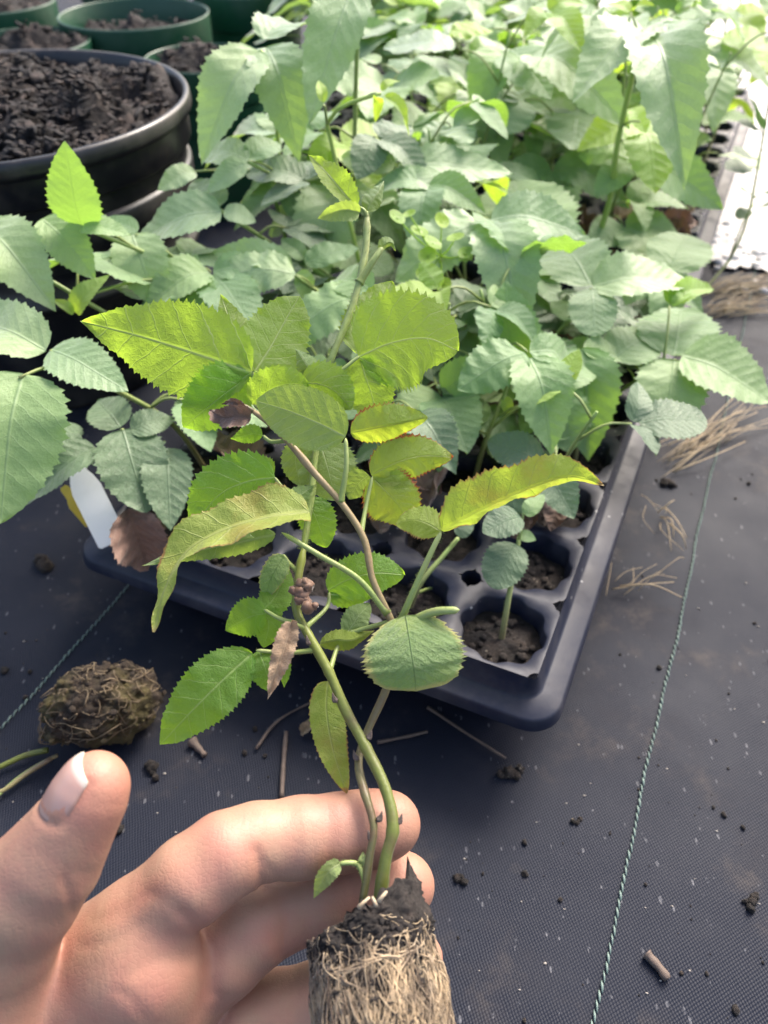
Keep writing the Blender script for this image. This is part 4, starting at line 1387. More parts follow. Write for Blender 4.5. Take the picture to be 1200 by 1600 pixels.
def hleaf(pet, leaflets, hair=60, pr=.0008, pmat='petiole', attr_hair=.0010):
    """pet: petiole pixels; leaflets: (path px with depth offsets, width in px, material, options)"""
    mb = MB()
    pp_ = [HP(*q) for q in pet]
    best = min(((np.linalg.norm(q - pp_[0]), k, i) for k, sp_ in enumerate(HSTEMS) for i, q in enumerate(sp_)))
    if best[0] < .020:
        pp_ = [HSTEMS[best[1]][best[2]]] + (pp_[1:] if best[0] < .006 or len(pp_) > 2 else pp_)
    p_, r_ = mb.tube(np.array(pp_) - HB, pr * 1.1, pr * .75, sides=8, n=26, bulge=lambda t: (1 + .35 * np.exp(-t * 14)) * np.sqrt(np.clip((1 - t) * 14 + .02, 0, 1)))
    mb.hairs(p_, r_, hair, attr_hair)
    lo = mb.build('leaf', M[pmat], held)
    for k, (path, wpx, mat, op) in enumerate(leaflets):
        pts = np.array([HP(*q) for q in path])
        sc = hd(path[0][1]) / FPX
        d = nrm(pts[-1] - pts[0])
        toc = nrm(CAM - pts[len(pts) // 2])
        hint = nrm(toc - d * np.dot(toc, d))
        roll = op.get('roll', 0)
        if op.get('under'): roll += 180
        hint = rot_about(hint, d, math.radians(roll))
        mb = MB()
        C, L = leaf_shape(mb, pts - HB, hint, wpx * sc, prof=(op.get('prof', (.55, .85))[0], op.get('prof', (.55, .85))[1] * op.get('pt', 1.3)), teeth=int(op.get('teeth', 16) * 1.25), ser=op.get('ser', .12) * 1.15, fold=op.get('fold', .12), pleat=op.get('pleat', .010) * .35,
                          nv=op.get('nv', 7), cols=9, wav=op.get('wav', .018), seed=int(path[0][0] + path[0][1]), twist=op.get('twist', 0), cup=op.get('cup', 0))
        # raised midrib on the underside
        fr = mb.v[0].reshape(-1, 19, 3)
        mid = fr[:, 9]
        off = np.cross(fr[:, 10] - fr[:, 8], np.gradient(mid, axis=0))
        off = off / (np.linalg.norm(off, axis=1)[:, None] + 1e-12)
        x_ = mb.build('leaflet', M[mat], lo)
        if op.get('label'): x_['label'] = op['label']
    return lo


UN = {'under': True}
def U(**k): return dict(under=True, **k)


# big three-part leaf on the left, seen from below
hleaf([(432, 648, .001), (412, 610, .003), (396, 582, .004)], [
    ([(394, 582, .004), (310, 553, .002), (220, 525, .004), (128, 502, .010)], 152, 'held_under', U(fold=.08, teeth=18, prof=(.5, .80), ser=.10)),
    ([(398, 580, .004), (424, 540, .006), (446, 500, .008), (468, 462, .010)], 108, 'held_under', U(fold=.10, prof=(.5, .55), teeth=12)),
    ([(392, 586, .005), (355, 612, .006), (320, 640, .009), (286, 668, .014)], 100, 'held_bright', U(fold=.1, prof=(.5, .6), teeth=13)),
    ([(396, 580, .008), (380, 540, .012), (360, 500, .016), (345, 460, .020)], 70, 'held_under', U(fold=.1, teeth=12))])
# two-part leaf on the right, seen from below
hleaf([(498, 605, .004), (530, 582, .002), (562, 556, .001)], [
    ([(560, 557, .001), (612, 535, .000), (668, 528, .001), (716, 548, .004)], 158, 'held_under', U(fold=.05, prof=(.45, .55), roll=-8, teeth=17)),
    ([(562, 558, .002), (572, 590, .004), (582, 620, .007), (592, 664, .010)], 84, 'held_under', U(fold=.1, prof=(.5, .6), teeth=12)),
    ([(556, 552, .004), (570, 520, .007), (590, 480, .010), (612, 440, .014)], 90, 'held_under', U(fold=.1, prof=(.5, .6), teeth=13))])
# dark rounded leaf in the middle with its midrib towards the camera
hleaf([(538, 785, -.002), (541, 730, -.005), (540, 684, -.007)], [
    ([(540, 682, -.007), (505, 664, -.009), (455, 643, -.009), (400, 626, -.006)], 92, 'held_grey', U(fold=-.10, prof=(.5, .55), teeth=14, ser=.05, wav=.01)),
    ([(548, 676, -.006), (590, 668, -.007), (630, 660, -.006), (668, 652, -.003)], 62, 'held_red_edge', U(fold=.45, prof=(.5, .6), roll=18, teeth=13))], pr=.001)
# small leaves above the middle
hleaf([(430, 668, .001), (412, 645, .001), (396, 632, .001)], [
    ([(394, 632, .001), (420, 610, -.002), (450, 600, -.002), (484, 602, .002)], 66, 'held_under', U(fold=.1, prof=(.5, .6), teeth=12, roll=10)),
    ([(470, 598, .002), (500, 600, .000), (525, 612, .001), (550, 640, .004)], 72, 'held_under', U(fold=.2, prof=(.5, .6), teeth=12))])
hleaf([(432, 712, .004), (424, 690, .004), (410, 680, .004)], [([(410, 680, .004), (395, 678, .003), (378, 682, .004), (360, 686, .006)], 30, 'held_bright', U(fold=.2, teeth=9))])
# withered shrivelled bits at the tip of the brown stem
hleaf([(400, 648, -.003), (380, 634, -.004), (350, 630, -.004)], [
    ([(392, 652, -.002), (370, 650, -.004), (350, 652, -.002), (326, 640, .0)], 34, 'dead_leaf', dict(fold=1.0, wav=.08, teeth=9)),
    ([(384, 640, -.004), (366, 628, -.006), (348, 632, -.004)], 14, 'dead_leaf', dict(fold=1.0, wav=.08, teeth=7))], pmat='stem_tan')
# red-edged lower leaf
hleaf([(566, 840, .003), (572, 790, .002), (582, 744, .001)], [
    ([(580, 742, .001), (620, 722, .000), (660, 712, .001), (708, 714, .004)], 74, 'held_red_edge', U(fold=.2, prof=(.5, .6), teeth=14)),
    ([(582, 746, .002), (604, 768, .003), (624, 790, .005), (640, 820, .008)], 92, 'held_red_edge', U(fold=.1, prof=(.45, .5), teeth=13)),
    ([(576, 742, .004), (558, 758, .007), (545, 780, .010)], 46, 'held_grey', U(fold=.1, prof=(.5, .6), teeth=9))])
# long yellowed leaf on the right, folded along its midrib
hleaf([(628, 978, .003), (650, 915, -.004), (676, 858, -.008), (690, 830, -.009)], [
    ([(690, 830, -.009), (745, 800, -.012), (830, 762, -.012), (890, 745, -.008), (942, 756, -.001)], 98, 'held_yellow', U(fold=.55, prof=(.42, .70), roll=48, teeth=19, ser=.09, nv=10, label='long yellowed leaflet with orange specks')),
    ([(689, 830, -.008), (668, 818, -.008), (645, 812, -.006), (618, 818, -.002)], 54, 'held_yellow', U(fold=.2, prof=(.5, .55), teeth=11, roll=20))], hair=220, pr=.0012, attr_hair=.0013)
# yellow-brown leaf drooping on the left
hleaf([(605, 965, .003), (560, 905, .000), (500, 868, -.004), (440, 832, -.007)], [
    ([(484, 800, -.006), (420, 808, -.010), (350, 828, -.011), (292, 862, -.010), (258, 920, -.010), (242, 988, -.008)], 92, 'held_yellow', dict(fold=.45, prof=(.34, .80), teeth=22, roll=48, wav=.02, ser=.07, label='yellowing drooping leaflet with a browned tip')),
    ([(430, 835, -.004), (370, 848, -.001), (300, 862, .003), (222, 884, .008)], 40, 'held_grey', U(fold=.5, teeth=14)),
    ([(452, 806, -.003), (460, 785, -.003), (474, 770, -.002), (492, 758, .0)], 40, 'held_grey', U(fold=.3, teeth=9))], hair=260, pr=.0011, attr_hair=.0012)
# fresh leaf on the left between the two
hleaf([(452, 800, .006), (444, 765, .005), (428, 745, .004)], [
    ([(430, 745, .004), (385, 752, .002), (340, 775, .003), (300, 828, .008)], 104, 'held_bright', U(fold=.05, prof=(.45, .55), teeth=15)),
    ([(428, 742, .006), (405, 735, .009), (370, 730, .012)], 46, 'held_bright', U(fold=.2, teeth=10))])
# paler leaves behind the stems
hleaf([(478, 840, .008), (490, 770, .010), (500, 700, .010)], [
    ([(500, 690, .009), (508, 715, .008), (516, 745, .009), (524, 782, .012)], 96, 'held_grey', U(fold=.1, prof=(.5, .5), teeth=12)),
    ([(478, 780, .010), (490, 800, .010), (500, 825, .012), (510, 856, .015)], 62, 'held_bright', U(fold=.1, prof=(.5, .55), teeth=11)),
    ([(470, 690, .012), (462, 720, .014), (470, 760, .016)], 50, 'held_grey', U(fold=.1, prof=(.5, .55), teeth=10))])
# fresh three-part leaf at lower left
hleaf([(482, 968, .002), (440, 968, .001), (412, 952, .003)], [
    ([(416, 958, .003), (395, 962, .003), (375, 972, .005), (352, 984, .008)], 62, 'held_bright', U(fold=.25, prof=(.5, .6), teeth=11)),
    ([(412, 952, .004), (428, 935, .006), (440, 912, .008), (448, 885, .011)], 54, 'held_bright', U(fold=.3, prof=(.5, .6), teeth=11)),
    ([(410, 950, .005), (420, 975, .006), (412, 1012, .008)], 50, 'held_bright', U(fold=.2, prof=(.5, .6), teeth=10))])
hleaf([(500, 1012, .002), (450, 1020, .000), (400, 1016, -.002)], [
    ([(394, 1020, -.002), (350, 1060, -.004), (305, 1105, -.003), (250, 1164, .003)], 92, 'held_bright', U(fold=.06, prof=(.55, .65), teeth=17, ser=.09, label='fresh bright green leaflet pointing down at the thumb')),
    ([(404, 1016, .000), (412, 1035, -.002), (418, 1055, -.001), (424, 1080, .003)], 52, 'held_bright', U(fold=.15, prof=(.5, .5), teeth=10)),
    ([(430, 1018, .002), (440, 1035, .003), (444, 1055, .004), (444, 1075, .006)], 26, 'held_bright', U(fold=.3, teeth=8))])
# dry rolled leaf
hleaf([(470, 985, -.002), (460, 975, -.004), (455, 972, -.005)], [([(455, 972, -.005), (446, 1005, -.007), (432, 1050, -.007), (418, 1092, -.005)], 34, 'dry_leaf', dict(fold=1.2, wav=.05, teeth=12, label='dry tan rolled leaflet'))], hair=10)
# bluish small leaf by the scar
hleaf([(462, 900, .006), (452, 880, .006), (442, 866, .006)], [([(444, 868, .006), (432, 888, .004), (422, 908, .005), (414, 936, .008)], 40, 'held_round', dict(fold=.3, teeth=9, prof=(.5, .6)))])
# long hanging leaf behind the thick stem
hleaf([(536, 1040, .004), (528, 1010, .006), (545, 985, .006)], [([(512, 1064, .006), (510, 1110, .006), (520, 1170, .005), (542, 1240, .006)], 56, 'held_yellow', U(fold=.1, prof=(.35, .55), teeth=16, ser=.07))])
# rounded leaf facing the camera at the fork
hleaf([(628, 985, .003), (634, 975, -.001), (636, 966, -.004)], [
    ([(634, 962, -.004), (640, 1000, -.010), (646, 1040, -.011), (650, 1080, -.006)], 152, 'held_round', dict(fold=-.06, prof=(.34, .26), pt=1.0, teeth=11, ser=.10, pleat=.022, nv=9, cup=-.3, wav=.02, label='rounded scalloped leaflet facing the camera'))], hair=20)
# cut petiole stub
hleaf([(630, 972, .0), (672, 958, -.006), (718, 953, -.010)], [], hair=160, pr=.0016, attr_hair=.0011)
# mid leaves between the stems
hleaf([(612, 975, .006), (560, 985, .006), (520, 1000, .006)], [([(500, 1006, .006), (525, 1000, .004), (550, 1000, .004), (585, 985, .008)], 34, 'held_yellow', U(fold=.6, teeth=11)),
                                                              ([(540, 992, .006), (552, 975, .006), (562, 960, .007), (578, 944, .010)], 44, 'held_grey', U(fold=.15, prof=(.5, .55), teeth=9))])
hleaf([(498, 985, .008), (510, 950, .008), (515, 925, .008)], [
    ([(512, 922, .008), (545, 905, .006), (585, 895, .006), (632, 898, .010)], 74, 'held_bright', U(fold=.15, prof=(.5, .5), teeth=14)),
    ([(512, 928, .008), (540, 930, .009), (565, 930, .010), (590, 930, .013)], 40, 'held_bright', U(fold=.4, teeth=10))])
# young leaves at the tip of the hairy shoot
hleaf([(574, 336, .001), (568, 328, .0), (560, 324, 0)], [
    ([(556, 324, 0), (535, 300, -.002), (510, 270, -.002), (482, 242, .002)], 44, 'held_under', dict(fold=.5, teeth=13, roll=25)),
    ([(562, 332, -.001), (540, 328, -.004), (520, 332, -.004), (496, 342, .0)], 30, 'held_grey', dict(fold=.8, teeth=11)),
    ([(574, 330, .001), (582, 312, 0), (592, 298, .001), (600, 282, .004)], 30, 'held_grey', U(fold=.8, teeth=10))], hair=60, attr_hair=.0014)
hleaf([(568, 440, .003), (585, 405, .0), (598, 386, .0)], [([(594, 392, .0), (604, 380, -.001), (614, 380, .001), (618, 392, .004)], 18, 'held_grey', U(fold=.8, teeth=8))], hair=120, pr=.0014, attr_hair=.0016)
hleaf([(470, 560, .006), (478, 575, .004), (490, 590, .004)], [([(490, 590, .004), (482, 575, .002), (474, 562, .002), (462, 545, .004)], 36, 'held_grey', U(fold=.4, teeth=8))])
# tiny leaf just above the plug
hleaf([(567, 1372, .0), (560, 1352, -.003), (545, 1348, -.004), (530, 1350, -.004)], [
    ([(532, 1350, -.004), (518, 1358, -.006), (505, 1374, -.005), (490, 1404, -.002)], 28, 'held_grey', dict(fold=.3, teeth=9, wav=.01)),
    ([(562, 1352, -.003), (566, 1344, -.004), (567, 1330, -.002)], 12, 'held_grey', dict(fold=.3, teeth=6))], hair=60, pr=.0009)

# root plug
PA, PB = P(574, 1426, .2385), P(613, 1700, .2140)
pax = nrm(PA - PB)
pz = nrm(nrm(CAM - PA) - pax * np.dot(nrm(CAM - PA), pax)); pxx = np.cross(pax, pz)
PLEN = np.linalg.norm(PA - PB)


def plug_r(f, a):                                    # f: 0 top .. 1 bottom
    return (.0176 + .0008 * min(f * 1.4, 1)) * (1 + .028 * math.cos(8 * a)) * (1 + .05 * mnoise.noise(Vector((math.cos(a) * 2, math.sin(a) * 2, f * 5))))


mb = MB()
NA, NR = 170, 150
V = []
for g in range(NR + 1):
    f = g / NR
    for q in range(NA):
        a = 2 * math.pi * q / NA
        r = plug_r(f, a)
        nz = mnoise.noise(Vector((math.cos(a) * 4, math.sin(a) * 4, f * 12))) * .0010 + mnoise.noise(Vector((math.cos(a) * 11, math.sin(a) * 11, f * 34))) * .0012 + mnoise.noise(Vector((math.cos(a) * 24, math.sin(a) * 24, f * 75))) * .0009
        up = 0
        if f < .12:                                  # ragged top edge
            up = (1 - f / .12) * (.0028 * mnoise.noise(Vector((math.cos(a) * 2.5 + 3, math.sin(a) * 2.5, 5))) + .0020 * mnoise.noise(Vector((math.cos(a) * 9, math.sin(a) * 9, 2)))
                                  + .0062 * math.cos(a) * (1 - f / .12) ** 0 + .0065 * math.exp(-((((a + math.pi) % (2 * math.pi)) - math.pi - .42) / .09) ** 2))
            r *= 1 - .05 * (1 - f / .12)
        V.append(PA - pax * PLEN * f + pax * up + (r + nz) * (math.cos(a) * pxx + math.sin(a) * pz) - HB)
for g in range(1, 9):
    for q in range(NA):
        a = 2 * math.pi * q / NA
        r = plug_r(0, a) * .95 * (1 - g / 8.0)
        V.append(PA + pax * (.0062 * math.cos(a) * (1 - g / 8.0) + .0012 * math.sin(g) - .0025 * min(g, 3) / 3 + .003 * mnoise.noise(Vector((r * 300 * math.cos(a), r * 300 * math.sin(a), 1)))) + r * (math.cos(a) * pxx + math.sin(a) * pz) - HB)
Fc = [(g * NA + q, (g + 1) * NA + q, (g + 1) * NA + (q + 1) % NA, g * NA + (q + 1) % NA) for g in range(NR) for q in range(NA)]
t0 = (NR + 1) * NA
Fc += [(q, (q + 1) % NA, t0 + (q + 1) % NA, t0 + q) for q in range(NA)]
Fc += [(t0 + g * NA + q, t0 + g * NA + (q + 1) % NA, t0 + (g + 1) * NA + (q + 1) % NA, t0 + (g + 1) * NA + q) for g in range(7) for q in range(NA)]
Fc.append(tuple(NR * NA + q for q in range(NA)))
mb.add(V, Fc)
for _ in range(520):
    f, a = .12 + random.random() ** 2 * .75, random.uniform(0, 6.28)
    r = plug_r(f, a)
    mb.blob(PA - pax * PLEN * f + r * (math.cos(a) * pxx + math.sin(a) * pz) - HB, (.00025 + .0009 * random.random() ** 2), seed=random.random() * 80, sub=1, rough=.8, squash=(1, 1.4, .8))
n = NT('plug_soil')
p = n.coord('Object')
c = n.ramp(n.noise(170, 8, .7, vec=p), (.3, (.008, .006, .0055)), (.55, (.027, .020, .017)), (.75, (.065, .048, .040)))
n.set(**{'Base Color': c, 'Roughness': .8, 'Normal': n.bump(n.noise(480, 8, .75, vec=p), .9, .002)})
ball = mb.build('root_ball', n.m, held)


def root_strand(mb, f0, a0, ln, amp, rr, lift=.0006, dirv=None, r1=random):
    pts = []
    f, a = f0, a0
    k = 7
    ang = r1.gauss(0, .30) if dirv is None else dirv
    for s in range(k):
        r = plug_r(min(f, 1), a) + lift + .0009 * math.sin(s / (k - 1) * math.pi) * r1.random()
        pts.append(PA - pax * PLEN * f + r * (math.cos(a) * pxx + math.sin(a) * pz) - HB)
        f += ln / k * math.cos(ang) / PLEN
        a += ln / k * math.sin(ang) / .019
        ang += r1.gauss(0, amp)
    n0 = len(mb.v)
    mb.tube(pts, rr, rr * .55, sides=5, n=14)
    mb.at[-1] = np.full(len(mb.v[-1]), r1.random() ** 1.6)


mb = MB()
r1 = random.Random(4)
for _ in range(2100):
    f = .24 + .80 * r1.random() ** .75
    a = r1.uniform(-.4, 3.6)
    root_strand(mb, f - .04, a, r1.uniform(.004, .022), .16, .00005 + .00022 * r1.random() ** 2.5, lift=r1.uniform(-.0002, .0008), r1=r1)
for _ in range(110):
    f = .08 + .28 * r1.random()
    root_strand(mb, f, r1.uniform(-.2, 3.3), r1.uniform(.005, .014), .3, r1.uniform(.00008, .00018), lift=.0002, dirv=r1.uniform(-1.6, 1.6), r1=r1)
for _ in range(22):
    root_strand(mb, .30 + .05 * r1.random(), r1.uniform(.2, 3.0), r1.uniform(.010, .020), .22, r1.uniform(.00025, .0004), lift=.0004, dirv=r1.choice([-1.2, 1.2]) + r1.gauss(0, .3), r1=r1)
rm = mb.build('root_mat', M['root'], ball)
mb = MB()
for (x, y, x2, y2) in [(592, 1408, 604, 1393), (560, 1418, 577, 1402), (588, 1415, 582, 1402)]:
    mb.tube(np.array([P(x, y, .2205), P((x + x2) / 2, (y + y2) / 2, .2203), P(x2, y2, .222)]) - HB, .0006, .0004, sides=6, n=6)
mb.at = [np.ones_like(a) for a in mb.at]
mb.build('root_collar', M['root'], ball)

# ================================================================ THE HAND
def C3(x, y, d): return np.array([(x - 600) / FPX * d, (800 - y) / FPX * d, d])


def chain(pts):
    """pts: (px, py, depth, radius px) -> camera space points and radii in metres"""
    return [(C3(x, y, d), r * d / FPX) for x, y, d, r in pts]


FING = {
    'index': [(150, 1500, .246, 80), (215, 1448, .242, 72), (300, 1374, .240, 66), (352, 1336, .2425, 63), (400, 1317, .247, 58), (470, 1308, .252, 59), (530, 1301, .2555, 57), (575, 1295, .2575, 56), (606, 1288, .258, 51)],
    'middle': [(200, 1590, .256, 78), (275, 1556, .256, 70), (350, 1490, .2565, 64), (400, 1446, .259, 61), (440, 1424, .263, 57), (510, 1404, .266, 57), (560, 1394, .268, 56), (600, 1389, .2685, 55), (628, 1384, .268, 51)],
    'ring': [(230, 1690, .262, 76), (310, 1640, .264, 68), (380, 1602, .266, 62), (430, 1584, .268, 60), (500, 1566, .270, 57), (560, 1545, .271, 54), (610, 1520, .271, 51), (646, 1502, .270, 47)],
    'pinky': [(250, 1800, .262, 66), (330, 1760, .264, 58), (400, 1730, .266, 52), (470, 1706, .267, 48), (540, 1684, .267, 45), (600, 1664, .265, 40)],
    'thumb': [(-60, 1560, .232, 118), (-14, 1464, .224, 100), (38, 1394, .219, 86), (80, 1344, .2165, 75), (106, 1304, .215, 64), (128, 1266, .214, 57), (142, 1240, .2135, 53), (149, 1225, .2135, 50)],
}
PALM = [
    [(-180, 1850, .270, 175), (-20, 1680, .262, 150), (110, 1560, .254, 105), (190, 1490, .246, 84)],
    [(-150, 1880, .274, 160), (60, 1730, .268, 130), (200, 1590, .258, 84)],
    [(-130, 1930, .276, 150), (80, 1800, .272, 120), (235, 1690, .264, 80)],
    [(-120, 1960, .272, 130), (90, 1870, .268, 105), (250, 1800, .262, 70)],
    [(160, 1545, .243, 92), (222, 1510, .2405, 86), (236, 1560, .246, 88)],                    # pad below the index finger
    [(-60, 1560, .226, 118), (-52, 1680, .228, 116), (-110, 1790, .244, 135)],             # ball of the thumb
    [(-180, 1880, .268, 150), (-330, 2050, .27, 135), (-560, 2330, .28, 160)],               # wrist and forearm
]


def cap_sdf(X, Y, Z, A, ra, B, rb):
    ab = B - A
    L2 = float(ab @ ab)
    px, py, pz_ = X - A[0], Y - A[1], Z - A[2]
    t = np.clip((px * ab[0] + py * ab[1] + pz_ * ab[2]) / L2, 0, 1)
    dx, dy, dz = px - t * ab[0], py - t * ab[1], pz_ - t * ab[2]
    return np.sqrt(dx * dx + dy * dy + dz * dz) - (ra + (rb - ra) * t)


def smin(a, b, k):
    h = np.maximum(k - np.abs(a - b), 0) / k
    return np.minimum(a, b) - h * h * k * .25


CREASES = [  # pixel polylines on the palm side, half width px, depth m
    ([(400, 1330), (404, 1355), (412, 1392)], 9, .0007), ([(410, 1345), (425, 1362), (434, 1385)], 7, .0003),
    ([(512, 1262), (518, 1300), (514, 1352)], 9, .0003),
    ([(240, 1398), (264, 1410), (285, 1426)], 12, .0003), ([(285, 1426), (300, 1442), (320, 1464), (334, 1490), (332, 1550)], 10, .0006), ([(150, 1600), (190, 1530), (240, 1500), (290, 1500)], 12, .0003), ([(130, 1480), (180, 1470), (230, 1440)], 9, .0002), ([(455, 1255), (462, 1300), (460, 1360)], 9, .00018), ([(560, 1250), (566, 1300), (562, 1345)], 8, .00015),
    ([(436, 1400), (446, 1440), (440, 1490)], 10, .0005), ([(548, 1380), (556, 1410), (552, 1445)], 8, .0003),
    ([(98, 1372), (106, 1395), (112, 1425)], 7, .0004),
    ([(182, 1548), (205, 1560), (225, 1590)], 9, .0003), ([(60, 1330), (90, 1352), (130, 1362)], 12, .0002), ([(150, 1440), (190, 1425), (232, 1396)], 9, .0002),
]


def seg2(px, py, a, b):
    ax_, ay_ = a; bx, by = b
    dx, dy = bx - ax_, by - ay_
    t = np.clip(((px - ax_) * dx + (py - ay_) * dy) / (dx * dx + dy * dy), 0, 1)
    return np.hypot(px - ax_ - t * dx, py - ay_ - t * dy)


def hand_sdf(X, Y, Z, crease=True):
    fing = None
    for nm, pts in FING.items():
        ch = chain(pts)
        d = None
        for (A, ra), (B, rb) in zip(ch[:-1], ch[1:]):
            q = cap_sdf(X, Y, Z, A, ra, B, rb)
            d = q if d is None else smin(d, q, .0035)
        fing = d if fing is None else smin(fing, d, .0012)
    palm = None
    for pts in PALM:
        ch = chain(pts)
        for (A, ra), (B, rb) in zip(ch[:-1], ch[1:]):
            q = cap_sdf(X, Y, Z, A, ra, B, rb)
            palm = q if palm is None else smin(palm, q, .008)
    d = smin(fing, palm, .0050)
    if crease:
        px = X / Z * FPX + 600
        py = 800 - Y / Z * FPX
        front = np.clip((.262 - Z) / .004, 0, 1)
        for pl, hwid, dep in CREASES:
            m = None
            for a, b in zip(pl[:-1], pl[1:]):
                q = seg2(px, py, a, b)
                m = q if m is None else np.minimum(m, q)
            d = d + dep * np.exp(-(m / hwid) ** 2) * front
        if X.ndim == 3:
            near = (np.abs(X - NAILB[:, 0].mean()) < .02) & (np.abs(Y - NAILB[:, 1].mean()) < .02) & (np.abs(Z - NAILB[:, 2].mean()) < .02)
            if near.any():
                q = np.stack([X[near], Y[near], Z[near]], 1)
                m = np.min([np.linalg.norm(q - b, axis=1) for b in NAILB], axis=0)
                d[near] += .0008 * np.exp(-(m / .0012) ** 2)
    return d


def surface_nets(vol, org, h):
    ins = vol < 0
    nx, ny, nz = vol.shape
    cnt = np.zeros((nx - 1, ny - 1, nz - 1), np.int8)
    corners = [(i, j, k) for i in (0, 1) for j in (0, 1) for k in (0, 1)]
    sm = np.zeros(cnt.shape, np.int8)
    for i, j, k in corners:
        sm += ins[i:nx - 1 + i, j:ny - 1 + j, k:nz - 1 + k]
    act = (sm > 0) & (sm < 8)
    idx = np.argwhere(act)
    ids = -np.ones(cnt.shape, np.int64)
    ids[act] = np.arange(len(idx))
    acc = np.zeros((len(idx), 3)); num = np.zeros(len(idx))
    val = {c: vol[idx[:, 0] + c[0], idx[:, 1] + c[1], idx[:, 2] + c[2]] for c in corners}
    for c in corners:
        for ax in range(3):
            if c[ax] == 0:
                e = list(c); e[ax] = 1; e = tuple(e)
                a, b = val[c], val[e]
                cr = (a < 0) != (b < 0)
                t = np.where(cr, a / np.where(cr, a - b, 1), 0)
                p = np.tile(np.array(c, float), (len(idx), 1)); p[:, ax] += t
                acc += p * cr[:, None]; num += cr
    V = org + (idx + acc / num[:, None]) * h
    quads = []
    for ax in range(3):
        s0 = [slice(1, -1)] * 3; s1 = [slice(1, -1)] * 3
        s0[ax] = slice(0, -1); s1[ax] = slice(1, None)
        a, b = ins[tuple(s0)], ins[tuple(s1)]
        ch = np.argwhere(a != b)
        off = np.array([1, 1, 1]); off[ax] = 0
        ch = ch + off
        o1, o2 = [(1, 2), (2, 0), (0, 1)][ax]
        d1 = np.zeros(3, int); d1[o1] = 1
        d2 = np.zeros(3, int); d2[o2] = 1
        g = lambda q: ids[q[:, 0], q[:, 1], q[:, 2]]
        q4 = np.stack([g(ch - d1 - d2), g(ch - d2), g(ch), g(ch - d1)], 1)
        inside_first = ins[ch[:, 0], ch[:, 1], ch[:, 2]]
        q4[~inside_first] = q4[~inside_first][:, ::-1]
        quads.append(q4)
    return V, np.vstack(quads)


# thumb nail: a curved plate laid on the thumb
tdir = nrm(C3(150, 1180, .2135) - C3(90, 1275, .2155))
nvec = np.array([-.74, .33, -.60]); nvec = nrm(nvec - tdir * np.dot(nvec, tdir))
bvec = np.cross(tdir, nvec)
ctr0 = C3(106, 1268, .215); ctr1 = C3(154, 1188, .2135)
NL, NC = 22, 17
V = []
for iz in range(2):
    for a in range(NL):
        f = a / (NL - 1)
        for b in range(NC):
            s = -1 + 2 * b / (NC - 1)
            # rounded cuticle end
            ff = f - (.16 * (abs(s) ** 2.2)) * (f - 1) * 0 + .20 * abs(s) ** 2.5 * (1 - f) - .10 * abs(s) ** 2.5 * f
            c0 = ctr0 + (ctr1 - ctr0) * ff
            ph = s * math.radians(66)
            dr = nvec * math.cos(ph) + bvec * math.sin(ph)
            lo, hi = .0, .03
            q = c0.copy()
            for _ in range(26):
                mid_ = (lo + hi) / 2
                e = c0 + dr * mid_
                if hand_sdf(np.array([e[0]]), np.array([e[1]]), np.array([e[2]]), False)[0] < 0: lo = mid_
                else: hi = mid_
            lift = .00022 - .0007 * (abs(s) ** 5) + .0004 * f ** 3 - .0007 * (1 - f) ** 6
            if iz: lift -= .0007
            V.append(c0 + dr * (lo + lift))
NAILV = np.array(V)
_g = NAILV[:NL * NC].reshape(NL, NC, 3)
NAILB = np.vstack([_g[::-1, 0], _g[0], _g[:, -1]])
V = []

h_ = .00100
lo_ = np.array([-.292, -.372, .188]); hi_ = np.array([.022, -.050, .325])
ax3 = [np.arange(lo_[k], hi_[k], h_, dtype=np.float32) for k in range(3)]
vol = np.empty((len(ax3[0]), len(ax3[1]), len(ax3[2])), np.float32)
for i0 in range(0, len(ax3[0]), 32):
    X, Y, Z = np.meshgrid(ax3[0][i0:i0 + 32], ax3[1], ax3[2], indexing='ij')
    vol[i0:i0 + 32] = hand_sdf(X, Y, Z)
vol[0], vol[-1] = 1, 1
vol[:, 0], vol[:, -1] = 1, 1
vol[:, :, 0], vol[:, :, -1] = 1, 1
HV, HQ = surface_nets(vol, lo_, h_)
hw = CAM + HV[:, :1] * R_ + HV[:, 1:2] * U_ + HV[:, 2:] * F_
pink = np.zeros(len(HV))
for nm, pts in FING.items():
    tp = C3(*pts[-1][:3])
    pink = np.maximum(pink, np.exp(-(np.linalg.norm(HV - tp, axis=1) / .013) ** 2))
ppx = HV[:, 0] / HV[:, 2] * FPX + 600
ppy = 800 - HV[:, 1] / HV[:, 2] * FPX
for pl, hwid, dep in CREASES:
    m = np.min([seg2(ppx, ppy, a, b) for a, b in zip(pl[:-1], pl[1:])], axis=0)
    pink = np.maximum(pink, .6 * (dep / .0009) * np.exp(-(m / 22) ** 2))
pink = np.maximum(pink, .55 * np.exp(-(((ppx - 250) / 90) ** 2 + ((ppy - 1520) / 60) ** 2)))
HO = CAM + C3(60, 1620, .26)[0] * R_ + C3(60, 1620, .26)[1] * U_ + .26 * F_
mb = MB()
mb.add(hw, HQ.tolist(), None, pink)
n = NT('skin')
p = n.coord('Object')
pk = n.node('ShaderNodeAttribute', attribute_name='edge').outputs['Fac']
mott = n.noise(55, 5, .6, vec=p)
c = n.mix(n.ramp(mott, (.35, 0.0), (.68, 1.0)), (.385, .232, .155), (.40, .188, .138))
c = n.mix(n.math('MULTIPLY', pk, .75, clamp=True), c, (.40, .155, .105))
fv = n.noise(420, 3, vec=p)
c = n.mix(n.math('MULTIPLY_ADD', fv, .3, -.08, clamp=True), c, (.33, .17, .11))
sm = n.math('MULTIPLY', n.ramp(n.noise(75, 6, .7, vec=p), (.60, 0.0), (.72, 1.0)), .35)
c = n.mix(sm, c, (.22, .115, .075))
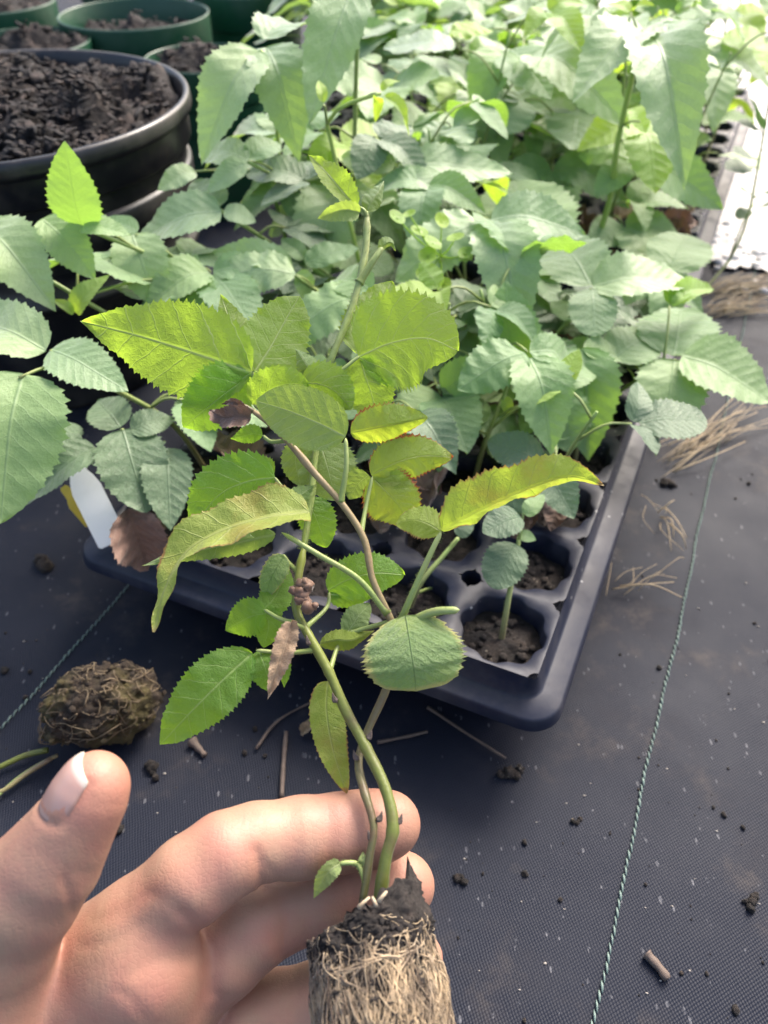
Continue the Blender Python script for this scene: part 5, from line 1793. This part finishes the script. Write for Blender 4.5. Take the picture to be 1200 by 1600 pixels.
lines = n.node('ShaderNodeTexVoronoi', feature='DISTANCE_TO_EDGE'); lines.inputs['Scale'].default_value = 620; n.put(lines.inputs['Vector'], p)
hgt = n.math('ADD', n.math('MULTIPLY', n.math('MINIMUM', lines.outputs[0], .12), 3.0), n.math('MULTIPLY', n.noise(160, 4, vec=p), 1.2))
an_ = n.node('ShaderNodeMapping'); an_.inputs['Scale'].default_value = (1, .22, .22); an_.inputs['Rotation'].default_value = (0, 0, .35); n.put(an_.inputs[0], p)
hgt = n.math('ADD', hgt, n.math('MULTIPLY', n.noise(420, 3, .6, vec=an_.outputs[0]), 1.6))
n.set(**{'Base Color': c, 'Roughness': .50, 'Subsurface Weight': .03, 'Subsurface Radius': (.0014, .0008, .0005), 'Subsurface Scale': 1.0, 'Normal': n.bump(hgt, .26, .0005), 'Specular IOR Level': .4})
hand = mb.build('hand', n.m, None, HO)
hand.location = Vector(HO)
tag(hand, 'open left hand, palm up, fingers curled behind the root plug and thumb raised', 'hand')

V = NAILV
NL, NC = 22, 17
vw = CAM + V[:, :1] * R_ + V[:, 1:2] * U_ + V[:, 2:] * F_
Fc = []
m_ = NL * NC
for a in range(NL - 1):
    for b in range(NC - 1):
        q = a * NC + b
        Fc += [(q, q + 1, q + NC + 1, q + NC), (m_ + q, m_ + q + NC, m_ + q + NC + 1, m_ + q + 1)]
for b in range(NC - 1):
    q = b; Fc.append((q, m_ + q, m_ + q + 1, q + 1))
    q = (NL - 1) * NC + b; Fc.append((q, q + 1, m_ + q + 1, m_ + q))
for a in range(NL - 1):
    q = a * NC; Fc.append((q, q + NC, m_ + q + NC, m_ + q))
    q = a * NC + NC - 1; Fc.append((q, m_ + q, m_ + q + NC, q + NC))
mb = MB()
mb.add(vw, Fc, None, np.tile(np.repeat(np.linspace(0, 1, NL), NC), 2))
n = NT('nail')
at = n.node('ShaderNodeAttribute', attribute_name='edge').outputs['Fac']
n.set(**{'Base Color': n.ramp(at, (0.0, (.44, .29, .24)), (.25, (.42, .25, .205)), (.84, (.44, .27, .225)), (.92, (.52, .46, .40))), 'Roughness': .26, 'Subsurface Weight': .1, 'Subsurface Radius': (.002, .001, .0006)})
mb.build('thumbnail', n.m, hand, HO)
